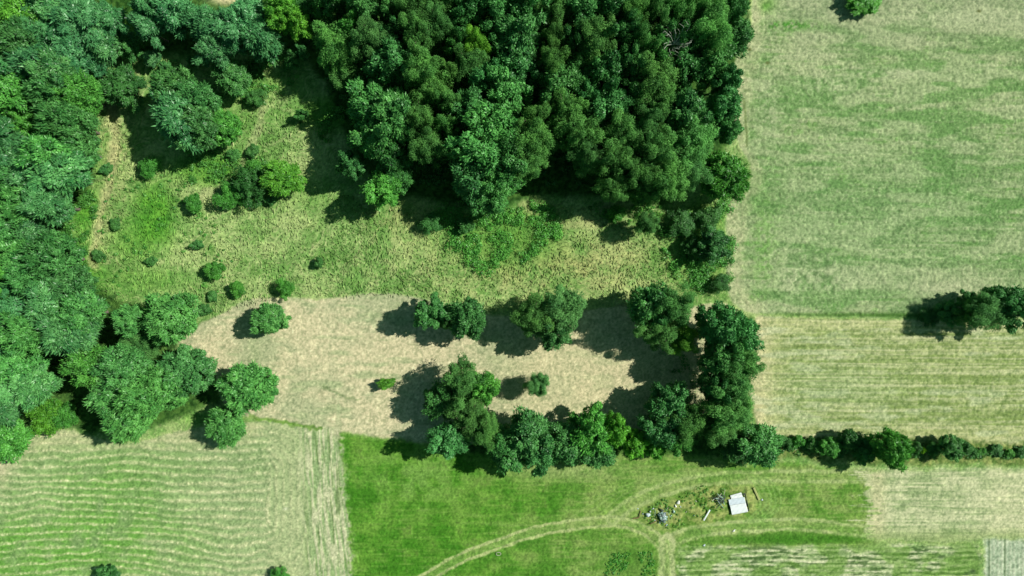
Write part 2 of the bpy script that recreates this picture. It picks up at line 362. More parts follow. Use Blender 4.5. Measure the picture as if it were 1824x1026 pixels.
NAMES = {0: ('meadow', 'rough uncut meadow of straw and green tussocks between the woods'),
         1: ('clearing', 'dry pale mown clearing between the tree groups'),
         2: ('field', 'stubble field with curved hay rows at lower left'),
         3: ('field_track', 'pale rutted farm track running down beside the hay rows'),
         4: ('grass_field', 'bright green mown grass with the rubbish on it'),
         5: ('track', 'curving two-rut wheel track across the green grass'),
         6: ('grass_field', 'large streaky grass field at upper right'),
         7: ('field', 'yellowish field mown in long level rows, right of the tree column'),
         8: ('field', 'pale tan field below the hedge at lower right'),
         9: ('field', 'narrow weedy striped field on the bottom edge'),
         10: ('field', 'grey ploughed corner field at the bottom right')}
fr = reg[:-1, :-1]
vi = (np.arange(NY-1)[:, None]*NX + np.arange(NX-1)[None, :])
quads = np.stack([vi, vi+1, vi+NX+1, vi+NX], -1)
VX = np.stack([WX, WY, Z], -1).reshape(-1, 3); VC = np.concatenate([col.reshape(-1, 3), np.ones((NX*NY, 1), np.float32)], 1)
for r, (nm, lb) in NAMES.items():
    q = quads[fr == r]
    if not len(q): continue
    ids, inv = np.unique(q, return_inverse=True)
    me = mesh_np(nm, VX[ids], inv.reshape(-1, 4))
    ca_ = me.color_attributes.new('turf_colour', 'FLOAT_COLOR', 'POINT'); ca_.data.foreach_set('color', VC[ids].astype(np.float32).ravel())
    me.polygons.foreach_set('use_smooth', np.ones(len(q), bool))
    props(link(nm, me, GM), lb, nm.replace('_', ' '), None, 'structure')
# the land beyond
a, b, F = 86.0, 52.0, 1500.0
Vb = [(-a, -b, 0), (a, -b, 0), (a, b, 0), (-a, b, 0), (-F, -F, 0), (F, -F, 0), (F, F, 0), (-F, F, 0)]
me = mesh_np('ground', Vb, [(4, 5, 1, 0), (5, 6, 2, 1), (6, 7, 3, 2), (7, 4, 0, 3)])
gm = bpy.data.materials.new('far_turf'); gm.use_nodes = True
n = gm.node_tree.nodes.new('ShaderNodeTexNoise'); n.inputs['Scale'].default_value = .05; n.inputs['Detail'].default_value = 8
rp = gm.node_tree.nodes.new('ShaderNodeValToRGB')
rp.color_ramp.elements[0].position = .35; rp.color_ramp.elements[0].color = lin((88, 126, 60), GG)+(1,)
rp.color_ramp.elements[1].position = .65; rp.color_ramp.elements[1].color = lin((165, 178, 120), GG)+(1,)
tc = gm.node_tree.nodes.new('ShaderNodeTexCoord')
gm.node_tree.links.new(tc.outputs['Object'], n.inputs['Vector']); gm.node_tree.links.new(n.outputs[0], rp.inputs[0])
gm.node_tree.links.new(rp.outputs[0], gm.node_tree.nodes['Principled BSDF'].inputs['Base Color'])
gm.node_tree.nodes['Principled BSDF'].inputs['Roughness'].default_value = 1
props(link('ground', me, gm), 'open farmland stretching away on all sides', 'ground', None, 'structure')

def ground_z(x, y):
    i = int(round((x+86)/STEP)); j = int(round((y+52)/STEP))
    if 0 <= i < NX and 0 <= j < NY: return float(Z[j, i])
    return 0.0
# ---------------------------------------------------------------- leaf and bark materials
def leaf_material(name, c0, c1, trans=.22, rough=.45, spec=.35):
    m = bpy.data.materials.new(name); m.use_nodes = True; t = m.node_tree; N = t.nodes; L = t.links
    b = N['Principled BSDF']; b.inputs['Roughness'].default_value = rough; b.inputs['Specular IOR Level'].default_value = spec
    g = N.new('ShaderNodeNewGeometry'); oi = N.new('ShaderNodeObjectInfo')
    at_ = N.new('ShaderNodeAttribute'); at_.attribute_name = 'spray'
    ad = N.new('ShaderNodeMath'); ad.operation = 'MULTIPLY_ADD'; ad.inputs[1].default_value = .45
    L.new(g.outputs['Random Per Island'], ad.inputs[0])
    sc = N.new('ShaderNodeMath'); sc.operation = 'MULTIPLY'; sc.inputs[1].default_value = .55
    L.new(at_.outputs['Fac'], sc.inputs[0]); L.new(sc.outputs[0], ad.inputs[2])
    rp = N.new('ShaderNodeValToRGB'); rp.color_ramp.elements[0].position = .15; rp.color_ramp.elements[1].position = .9
    rp.color_ramp.elements[0].color = tuple(c0)+(1,); rp.color_ramp.elements[1].color = tuple(c1)+(1,)
    L.new(ad.outputs[0], rp.inputs[0])
    mu = N.new('ShaderNodeMixRGB'); mu.blend_type = 'MULTIPLY'; mu.inputs[0].default_value = 1
    L.new(rp.outputs[0], mu.inputs[1]); L.new(oi.outputs['Color'], mu.inputs[2])
    L.new(mu.outputs[0], b.inputs['Base Color'])
    tr = N.new('ShaderNodeBsdfTranslucent'); L.new(mu.outputs[0], tr.inputs['Color'])
    mx = N.new('ShaderNodeMixShader'); mx.inputs[0].default_value = trans
    out = N['Material Output']
    L.new(b.outputs[0], mx.inputs[1]); L.new(tr.outputs[0], mx.inputs[2]); L.new(mx.outputs[0], out.inputs[0])
    return m
LEAF = {'broad': leaf_material('broadleaf_foliage', (.032, .150, .034), (.128, .385, .095)),
        'willow': leaf_material('willow_foliage', (.038, .165, .038), (.140, .390, .100), .2, .42, .35),
        'birch': leaf_material('birch_foliage', (.040, .150, .034), (.150, .390, .092), .28, .6, .2),
        'feather': leaf_material('pinnate_foliage', (.030, .150, .046), (.140, .385, .125), .2, .4, .4),
        'round': leaf_material('shrub_foliage', (.036, .155, .032), (.110, .330, .075))}
def bark_material():
    m = bpy.data.materials.new('bark'); m.use_nodes = True; t = m.node_tree; N = t.nodes
    n = N.new('ShaderNodeTexNoise'); n.inputs['Scale'].default_value = 6; n.inputs['Detail'].default_value = 5
    rp = N.new('ShaderNodeValToRGB'); rp.color_ramp.elements[0].color = (.05, .04, .03, 1); rp.color_ramp.elements[1].color = (.22, .19, .15, 1)
    tc = N.new('ShaderNodeTexCoord'); t.links.new(tc.outputs['Object'], n.inputs['Vector'])
    t.links.new(n.outputs[0], rp.inputs[0]); t.links.new(rp.outputs[0], N['Principled BSDF'].inputs['Base Color'])
    N['Principled BSDF'].inputs['Roughness'].default_value = .9
    return m
BARK = bark_material()

# ---------------------------------------------------------------- tree builders
def tube(V, Q, pts, rad, n=6):
    base = len(V); pts = [Vector(p) for p in pts]
    for i, p in enumerate(pts):
        d = (pts[min(i+1, len(pts)-1)]-pts[max(i-1, 0)]).normalized()
        s = d.cross(Vector((.31, .95, .05))).normalized(); t = d.cross(s)
        for k in range(n):
            a = 2*math.pi*k/n; V.append(tuple(p+(s*math.cos(a)+t*math.sin(a))*rad[i]))
    for i in range(len(pts)-1):
        for k in range(n):
            k2 = (k+1) % n
            Q.append((base+i*n+k, base+i*n+k2, base+(i+1)*n+k2, base+(i+1)*n+k))

def leaves(rng, cl, per, L, Wd, up, jit, outw, soft=False):
    """cl: clumps (cx,cy,cz,rx,ry,rz,dx,dy,dz). Leaf quads through each clump's outer shell."""
    cl = np.asarray(cl, float); n = len(cl)
    idx = np.repeat(np.arange(n), per); M = len(idx)
    d = rng.normal(size=(M, 3)); d /= np.linalg.norm(d, axis=1)[:, None]
    flip = (d[:, 2] < -.25) & (rng.random(M) < .65); d[flip, 2] *= -1
    r = (rng.uniform(.25, 1.35, M) if soft else rng.uniform(.45, 1.12, M))**.6
    c = cl[idx]; P = c[:, :3] + d*c[:, 3:6]*r[:, None]
    # lumps inside the clump
    P += .12*c[:, 3:6]*np.sin(P*5.1+c[:, [1, 2, 0]]*9)
    nrm = d*outw + np.array([0, 0, up]) + rng.normal(size=(M, 3))*jit
    nrm /= np.linalg.norm(nrm, axis=1)[:, None]
    ax = c[:, 6:9]*1.1 + d*.6 + rng.normal(size=(M, 3))*.45
    ax -= nrm*np.sum(ax*nrm, 1)[:, None]; ax /= (np.linalg.norm(ax, axis=1)[:, None]+1e-9)
    bx = np.cross(nrm, ax)
    l = (L*rng.uniform(.6, 1.35, M))[:, None]; w = (Wd*rng.uniform(.6, 1.3, M))[:, None]
    V = np.stack([P-ax*l*.5, P+bx*w*.5-ax*l*.05+nrm*w*.12, P+ax*l*.55, P-bx*w*.5-ax*l*.05+nrm*w*.12], 1).reshape(-1, 3)
    Q = np.arange(M*4).reshape(-1, 4)
    spray = rng.random(n)[idx]
    return V, Q, np.repeat(spray, 4)

def crown_mesh(name, rng, kind, R, H):
    """crown of radius R for a tree H high; returns mesh and limb targets"""
    cl = []
    if kind == 'broad': nc, per, L, Wd, up, jit, ow, cr, base, flat = 50, 300, .36, .20, .45, .55, .9, .22, .20, .75
    elif kind == 'birch': nc, per, L, Wd, up, jit, ow, cr, base, flat = 46, 520, .30, .10, .35, .60, .7, .22, .22, 1.6
    elif kind == 'feather': nc, per, L, Wd, up, jit, ow, cr, base, flat = 64, 230, .58, .19, .9, .40, .4, .24, .25, .42
    elif kind == 'willow': nc, per, L, Wd, up, jit, ow, cr, base, flat = 84, 210, .44, .15, .35, .50, .8, .17, .14, .95
    else: nc, per, L, Wd, up, jit, ow, cr, base, flat = 42, 300, .34, .15, .35, .60, .9, .30, .06, .85
    sz = min(1.25, max(.42, R/3.6)); L *= sz; Wd *= sz
    zc = H*(base+1)/2; hz = H*(1-base)/2
    k = 0; gold = 2.39996
    lob = rng.uniform(0, 6.28, 4); amp = rng.uniform(.08, .17, 4)
    if kind == 'birch': amp *= .8
    if kind == 'willow': amp *= .5
    if kind == 'round': amp *= 1.7
    while k < nc:
        t = (k+.5)/nc; z = 1-1.75*t            # more clumps towards the top
        a = gold*k + rng.normal()*.35
        rr = math.sqrt(max(0, 1-z*z))
        if kind == 'feather': z = z*.9; 
        e = 1+amp[0]*math.sin(2*a+lob[0])+amp[1]*math.sin(3*a+lob[1])+amp[2]*math.sin(5*a+lob[2])
        f = (rng.uniform(.45, .95) if kind == 'birch' else rng.uniform(.60, .90))*e
        c = np.array([rr*math.cos(a)*R*f, rr*math.sin(a)*R*f, zc+z*hz*f*(1 if z > 0 else .9)])
        s = R*cr*rng.uniform(.7, 1.3)
        d = np.array([math.cos(a)*rr, math.sin(a)*rr, .35+z*.4])
        if kind == 'birch': d = np.array([math.cos(a)*rr*.5, math.sin(a)*rr*.5, -.9])
        if kind in ('round', 'willow'): d = np.array([math.cos(a)*rr*.7, math.sin(a)*rr*.7, 1.0])
        d = d/np.linalg.norm(d)
        cl.append([*c, s, s*rng.uniform(.8, 1.2), s*flat, *d]); k += 1
    for _ in range(int(nc*.35)):                # inner boughs, so the crown is not hollow
        a = rng.uniform(0, 6.28); rr = R*.45*math.sqrt(rng.random())
        cl.append([rr*math.cos(a), rr*math.sin(a), zc+hz*rng.uniform(-.5, .6), R*.3, R*.3, R*.26, 0, 0, 1])
    V, Q, sp = leaves(rng, cl, per, L, Wd, up, jit, ow, kind == 'birch')
    # loose shoots beyond the outline
    m = int(nc*14); sel = rng.integers(0, nc, m); cc = np.asarray(cl)[sel]
    dd = cc[:, 6:9]+rng.normal(size=(m, 3))*.5; dd /= np.linalg.norm(dd, axis=1)[:, None]
    P = cc[:, :3]+dd*cc[:, 3:6]*rng.uniform(.95, 1.35, m)[:, None]
    bx = np.cross(dd, rng.normal(size=(m, 3))); bx /= np.linalg.norm(bx, axis=1)[:, None]
    l = L*1.5; V2 = np.stack([P-dd*l*.4, P+bx*Wd*.5, P+dd*l*.6, P-bx*Wd*.5], 1).reshape(-1, 3)
    Q = np.concatenate([Q, np.arange(m*4).reshape(-1, 4)+len(V)]); V = np.concatenate([V, V2]); sp = np.concatenate([sp, np.repeat(rng.random(m), 4)])
    V[:, 2] = np.maximum(V[:, 2], .05)
    me = mesh_np(name, V, Q)
    at_ = me.attributes.new('spray', 'FLOAT', 'POINT'); at_.data.foreach_set('value', sp.astype(np.float32))
    me.materials.append(LEAF[kind])
    return me, np.asarray(cl)

def trunk_mesh(rng, cl, R, H, kind):
    V, Q = [], []
    b = H*.75; r0 = max(.05, .028*H) if kind != 'round' else max(.03, .018*H)
    bend = rng.normal(size=2)*.03*H
    pt = lambda t: Vector((bend[0]*math.sin(t*3), bend[1]*math.sin(t*2.5), t*b))
    tube(V, Q, [pt(t)-Vector((0, 0, .4 if t == 0 else 0)) for t in (0, .05, .3, .6, 1)], [r0*1.35, r0*1.1, r0*.85, r0*.55, r0*.15], 8)
    outer = [c for c in cl[:46] if math.hypot(c[0], c[1]) > R*.3]
    rng.shuffle(outer)
    for c in outer[:16]:
        p1 = Vector(c[:3]); t0 = max(.15, min(.85, (p1.z-.35*math.hypot(p1.x, p1.y))/b)); p0 = pt(t0)
        md = p0.lerp(p1, .5)+Vector((0, 0, .08*R))
        tube(V, Q, [p0, md, p1], [r0*.4*(1.1-t0*.5), r0*.26, r0*.08], 5)
    return mesh_np('trunk', V, Q)

PROTO = {}
SIZES = {'broad': [(4.6, 11), (3.2, 8), (2.0, 5)], 'birch': [(3.6, 12.5), (2.4, 9), (1.4, 5)], 'feather': [(4.6, 11), (3.4, 9), (2.2, 6)], 'willow': [(4.2, 9), (3.0, 6.5), (2.0, 4.5)], 'round': [(3.0, 6), (1.7, 3.4), (.9, 1.7)]}
def proto(kind, r, var):
    s = min(range(3), key=lambda i: abs(math.log(SIZES[kind][i][0]/r)))
    key = (kind, s, var)
    if key not in PROTO:
        rng = np.random.default_rng(hash_(kind)*100+s*10+var)
        R, H = SIZES[kind][s]
        cm, cl = crown_mesh('crown', rng, kind, R, H)
        tm = trunk_mesh(rng, cl, R, H, kind); tm.materials.append(BARK)
        PROTO[key] = (cm, tm, R, H)
    return PROTO[key]
def hash_(s): return sum((i+3)*ord(c) for i, c in enumerate(s)) % 9973

RND = random.Random(7)
ALL = []
NAMEOF = {'broad': 'broadleaf_tree', 'birch': 'birch_tree', 'feather': 'ash_tree', 'willow': 'willow_tree', 'round': 'shrub'}
def tree(px, py, rpx, h, kind, tint=(1, 1, 1), label=None, group=None, cat=None, name=None, crown_at=.62, base=True):
    zm = h*crown_at
    p = at(px, py, zm); r = rpx*PXM*(CAM_H-zm)/CAM_H
    cm, tm, R, H = proto(kind, r, RND.randrange(3))
    nm = name or (NAMEOF[kind])
    o = empty(nm, (p.x, p.y, ground_z(p.x, p.y)-.02), RND.uniform(0, 6.28))
    k = r/(R*1.0); q = RND.uniform(.94, 1.06); o.scale = (k*q, k/q, h/H)
    c = bpy.data.objects.new('foliage' if kind == 'round' else 'crown', cm); t = bpy.data.objects.new('stem' if kind == 'round' else 'trunk', tm)
    for x in (c, t): C.objects.link(x); x.parent = o
    j = RND.uniform(.90, 1.10)
    c.color = (tint[0]*j*RND.uniform(.94, 1.06), tint[1]*j, tint[2]*j*RND.uniform(.92, 1.08), 1)
    props(o, label, cat or ('shrub' if kind == 'round' else 'tree'), group)
    return o

# tints
T0 = (1, 1, 1); TEAL = (.94, 1.03, 1.10); OLIVE = (1.03, 1.0, .88); YEL = (1.55, 1.42, .62); BRT = (1.12, 1.25, .78)
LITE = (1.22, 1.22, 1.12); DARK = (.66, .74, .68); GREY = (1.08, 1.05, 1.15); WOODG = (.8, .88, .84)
ORD = ['', 'first', 'second', 'third', 'fourth', 'fifth', 'sixth', 'seventh', 'eighth', 'ninth', 'tenth', 'eleventh', 'twelfth', 'thirteenth', 'fourteenth', 'fifteenth', 'sixteenth', 'seventeenth', 'eighteenth', 'nineteenth', 'twentieth']
def words(kind, tint):
    if kind == 'birch': a = {OLIVE: 'olive', T0: 'soft green', YEL: 'yellowish', GREY: 'greyish', LITE: 'pale', DARK: 'dark'}.get(tint, 'soft green'); return a, 'birch'
    a = {TEAL: 'bluish green', OLIVE: 'olive', YEL: 'yellow-green', BRT: 'bright green', LITE: 'pale green', DARK: 'dark green', GREY: 'grey-green', T0: 'mid green', WOODG: 'deep green'}.get(tint, 'green')
    return a, {'broad': 'broadleaf tree', 'feather': 'feathery tree', 'willow': 'willow-like tree', 'round': 'shrub'}[kind]
def wood(lst, place, group, band):
    """trees of one wood: labelled by their look and their place in its rows"""
    rows = {}
    for t in lst: rows.setdefault(int((t[1]+60)//band), []).append(t)
    for ri, key in enumerate(sorted(rows), 1):
        for ci, t in enumerate(sorted(rows[key]), 1):
            px, py, r, h, kind, tint = t
            a, b = words(kind, tint)
            tree(px, py, r, h, kind, tint, f"{a} {b} of the {place}, {ORD[ci]} from left, {ORD[ri]} row down", group)

B, I, F_, R_, Wl = 'broad', 'birch', 'feather', 'round', 'willow'
# ---- the big central wood
CW = [
 (590, 6, 34, 9.5, B, WOODG), (650, 12, 36, 13, B, T0), (700, 15, 30, 12, B, WOODG), (745, 18, 34, 14, I, OLIVE), (790, 12, 30, 13, I, T0), (835, 18, 36, 13, B, WOODG), (880, 12, 38, 13, B, TEAL), (935, 15, 40, 13, B, T0), (988, 22, 34, 13, I, OLIVE), (1040, 18, 40, 13, B, T0), (1090, 16, 34, 13, B, TEAL), (1125, 32, 28, 14, I, LITE), (1165, 18, 32, 14, I, T0), (1205, 22, 32, 14, I, LITE), (1255, 22, 42, 14, I, LITE), (1302, 18, 30, 11, B, GREY), (548, 22, 26, 6, B, WOODG),
 (604, 84, 44, 10.5, I, LITE), (612, 128, 32, 7, I, T0), (628, 54, 22, 11, B, BRT), (662, 72, 34, 13, I, T0), (704, 62, 24, 10, B, TEAL), (748, 62, 36, 14, I, OLIVE), (783, 48, 30, 14, I, T0), (820, 60, 26, 11, B, WOODG), (850, 82, 25, 13, I, YEL), (880, 60, 34, 12, B, TEAL), (922, 70, 48, 13, B, T0), (925, 118, 40, 12, B, TEAL), (985, 72, 24, 12, I, OLIVE), (1020, 75, 28, 11, B, DARK), (1062, 72, 40, 13, I, OLIVE), (1110, 62, 30, 13, B, T0), (1140, 80, 28, 13, I, LITE), (1200, 72, 34, 12, B, GREY), (1262, 66, 42, 14, I, LITE), (1308, 66, 34, 9, B, GREY),
 (702, 112, 42, 12, B, TEAL), (756, 132, 38, 14, I, LITE), (772, 172, 34, 13, I, OLIVE), (816, 92, 24, 11, B, LITE), (838, 120, 30, 13, I, T0), (800, 136, 22, 12, I, OLIVE), (862, 140, 34, 11, B, TEAL), (905, 166, 42, 12, B, LITE), (982, 116, 28, 13, I, OLIVE), (1000, 156, 42, 12, B, T0), (1042, 112, 34, 10, B, DARK), (1078, 132, 42, 12, B, WOODG), (1122, 116, 34, 12, B, T0), (1170, 100, 28, 12, B, LITE), (1162, 145, 44, 13, I, OLIVE), (1218, 118, 40, 11, B, DARK), (1268, 108, 38, 11, B, T0), (1292, 145, 28, 9, B, TEAL),
 (662, 190, 48, 10.5, B, LITE), (706, 210, 50, 13, B, LITE), (672, 246, 44, 10, B, LITE), (748, 214, 32, 13, I, OLIVE), (802, 188, 24, 12, I, OLIVE), (796, 226, 24, 12, I, LITE), (838, 200, 38, 12, B, T0), (884, 222, 52, 13, B, LITE), (855, 268, 52, 13, B, LITE), (908, 272, 46, 12, B, T0), (955, 212, 34, 12, I, OLIVE), (1010, 202, 34, 13, I, OLIVE), (1042, 176, 30, 11, B, WOODG), (1082, 190, 40, 12, B, TEAL), (1130, 180, 34, 10, B, DARK), (1172, 190, 36, 12, I, OLIVE), (1220, 205, 46, 12, B, GREY), (1284, 192, 34, 10, B, TEAL), (1288, 232, 28, 8, B, T0),
 (762, 262, 34, 12, I, OLIVE), (950, 252, 40, 13, I, OLIVE), (942, 290, 34, 12, I, OLIVE), (1032, 240, 42, 13, I, OLIVE), (1046, 278, 34, 11, I, T0), (1108, 240, 40, 13, I, LITE), (1150, 226, 30, 13, I, T0), (1172, 268, 36, 13, I, LITE), (1100, 284, 34, 12, I, OLIVE), (1222, 262, 46, 12, I, LITE), (1145, 308, 36, 12, I, OLIVE), (1186, 318, 40, 12, I, LITE), (1226, 306, 36, 10, I, T0),
 (624, 296, 24, 8, B, TEAL), (682, 332, 36, 8, B, BRT), (715, 320, 22, 7, B, T0), (700, 284, 34, 9, B, DARK), (842, 322, 42, 11, B, TEAL), (890, 318, 42, 11, B, LITE), (866, 356, 34, 8, B, T0), (1094, 336, 28, 10, I, LITE), (1144, 345, 26, 8, I, OLIVE)]
wood(CW, 'central wood', 'trees of the big central wood', 56)
tree(1289, 316, 46, 7.5, Wl, (.85, 1.02, .55), 'rounded dark green bushy tree bulging from the wood into the upper right field', cat='tree', name='broadleaf_tree')
# ---- forest along the left edge
rl = random.Random(21); LFR = []
PL = [(-45, 60), (55, 72), (100, 118), (140, 150), (156, 200), (158, 318), (122, 360), (104, 400), (100, 480), (150, 530), (165, 560), (115, 600), (85, 640), (62, 690), (45, 735), (20, 735), (-45, 760)]
yy = 80; k = 0
while yy < 745:
    xx = -20+(k % 2)*26
    while xx < 185:
        jx, jy = xx+rl.uniform(-9, 9), yy+rl.uniform(-9, 9)
        if inside(np.array([jx]), np.array([jy]), PL)[0]:
            kind = rl.choice([F_, F_, F_, Wl, Wl, B])
            LFR.append((jx, jy, rl.uniform(34, 47), rl.uniform(8.5, 11.5), kind, rl.choice([T0, T0, TEAL, LITE, BRT]) if jx < 110 else rl.choice([T0, BRT, T0])))
        xx += 54
    yy += 47; k += 1
LFR += [(14, 782, 38, 8, B, BRT)]
wood(LFR, 'left forest', 'trees of the left forest', 47)
# ---- belt along the top left
TL = [(36, 22, 50, 9, B, YEL), (4, 30, 34, 9, B, BRT), (100, 22, 40, 9, F_, LITE), (150, 40, 44, 10, F_, TEAL), (85, 66, 44, 9, F_, TEAL), (132, 86, 42, 9, F_, TEAL), (176, 74, 34, 8, F_, T0), (158, 108, 30, 7, F_, TEAL), (196, 40, 28, 8, F_, TEAL), (262, 14, 24, 9, F_, TEAL), (266, 50, 26, 8, F_, TEAL), (310, 22, 34, 9, F_, TEAL), (352, 36, 26, 4, F_, LITE), (374, 50, 34, 9, F_, TEAL), (384, 86, 30, 9, F_, T0), (412, 62, 34, 10, F_, TEAL), (440, 36, 36, 10, F_, TEAL), (462, 60, 40, 9, F_, TEAL), (480, 84, 28, 6, B, WOODG), (500, 22, 30, 10, B, YEL), (528, 45, 24, 9, B, YEL), (226, 78, 26, 4, B, T0), (345, 108, 12, 3, B, TEAL), (270, 104, 14, 3, F_, T0), (295, 120, 12, 2.5, B, T0), (520, 108, 14, 4, B, TEAL), (538, 94, 12, 4, B, TEAL)]
wood(TL, 'top left belt', 'trees of the belt along the top left', 62)
# ---- trees and shrubs in the meadow
G = 'trees standing in the meadow'
tree(218, 155, 37, 5, B, DARK, 'dark rounded tree between the left forest and the large meadow clump', G)
for px, py, r, h, kk, tt, lb in [
 (306, 160, 40, 9, Wl, T0, 'upper tree of the large feathery clump in the meadow'),
 (318, 206, 46, 10, F_, TEAL, 'bluish middle tree of the large feathery clump in the meadow'),
 (352, 226, 44, 9, Wl, T0, 'lower tree of the large feathery clump in the meadow'),
 (348, 178, 36, 9, Wl, T0, 'upper right tree of the large feathery clump in the meadow'),
 (398, 226, 32, 6, Wl, BRT, 'brighter green tree on the right side of the large meadow clump'),
 (414, 140, 33, 5, Wl, T0, 'mid green rounded tree just below the top left belt'),
 (503, 318, 36, 5, Wl, YEL, 'bright yellow-green rounded shrub beside the shadow of the wood'),
 (444, 330, 30, 4, R_, DARK, 'dark shrub left of the bright rounded one'),
 (411, 349, 24, 3, R_, BRT, 'green shrub at lower left of the bright rounded one')]:
    tree(px, py, r, h, kk, tt, lb, G)
SH = [(264, 297, 17, 2.4, BRT, 'green shrub under the large meadow clump, at the edge of its shadow'),
 (344, 364, 15, 2, BRT, 'small green shrub right of the bright grass patch'),
 (352, 436, 9, 1.2, T0, 'tiny shrub in the middle of the left meadow'),
 (382, 481, 15, 2.0, BRT, 'compact shrub above the left end of the dry clearing'),
 (422, 514, 13, 1.8, BRT, 'small shrub just above the upper left edge of the clearing'),
 (507, 513, 16, 2.4, BRT, 'shrub touching the upper edge of the clearing above the lone round tree'),
 (568, 467, 8, 1.6, T0, 'tiny sapling alone in the open middle meadow'),
 (453, 301, 15, 2.2, BRT, 'small shrub above the dark one beside the bright rounded shrub'),
 (485, 354, 10, 1.4, T0, 'small shrub just below the bright rounded shrub'),
 (450, 268, 11, 1.3, T0, 'low shrub right of the lower end of the meadow clump'),
 (455, 172, 16, 2.2, T0, 'shrub below and right of the mid green tree under the belt'),
 (452, 126, 11, 2, DARK, 'little dark bush right of the mid green tree under the belt'),
 (536, 204, 10, 2.6, TEAL, 'thin sapling with a slanting shadow near the corner of the wood'),
 (205, 400, 10, 1, T0, 'low weed clump left of the bright grass patch'),
 (175, 455, 10, 1, T0, 'low weed clump in the meadow near the left forest'),
 (270, 465, 9, .9, T0, 'low weed clump below the bright grass patch'),
 (362, 552, 11, 1.2, T0, 'low bush at the upper left corner of the clearing'),
 (378, 527, 9, 1, T0, 'low weed clump above the corner of the clearing'),
 (192, 300, 9, 1, T0, 'low weed clump on the path beside the left forest'),
 (186, 302, 8, 1, TEAL, 'second low weed clump on the path beside the left forest'),
 (330, 262, 10, 1.4, BRT, 'low bush under the lower side of the meadow clump'),
 (415, 275, 10, 1.2, T0, 'low bush below the brighter tree of the meadow clump')]
for px, py, r, h, tt, lb in SH: tree(px, py, r, h, R_, tt, lb, 'small shrubs of the meadow')
# below the central wood
for px, py, r, h, kk, tt, lb in [
 (1152, 398, 22, 6.0, I, T0, 'upright birch-like bush with a long shadow below the central wood'),
 (1098, 382, 14, 2.5, R_, BRT, 'bright green bush under the lower edge of the central wood'),
 (768, 397, 17, 2.5, R_, T0, 'bush below the dark shadow at the lower edge of the wood'),
 (828, 402, 14, 2, R_, T0, 'bush at the upper edge of the bramble thicket'),
 (1272, 436, 30, 4.6, B, DARK, 'dark tree in the thicket by the edge of the upper right field'),
 (1232, 440, 18, 2.5, R_, DARK, 'dark bush left of the dark thicket tree'),
 (1215, 398, 22, 2.6, R_, T0, 'green bush at the top of the thicket by the upper right field'),
 (1262, 388, 22, 2.6, R_, T0, 'green bush under the rounded dark tree at the field edge'),
 (1284, 505, 16, 2.2, R_, DARK, 'dark bush at the lower right end of the thicket')]:
    tree(px, py, r, h, kk, tt, lb, 'bushes along the foot of the central wood')
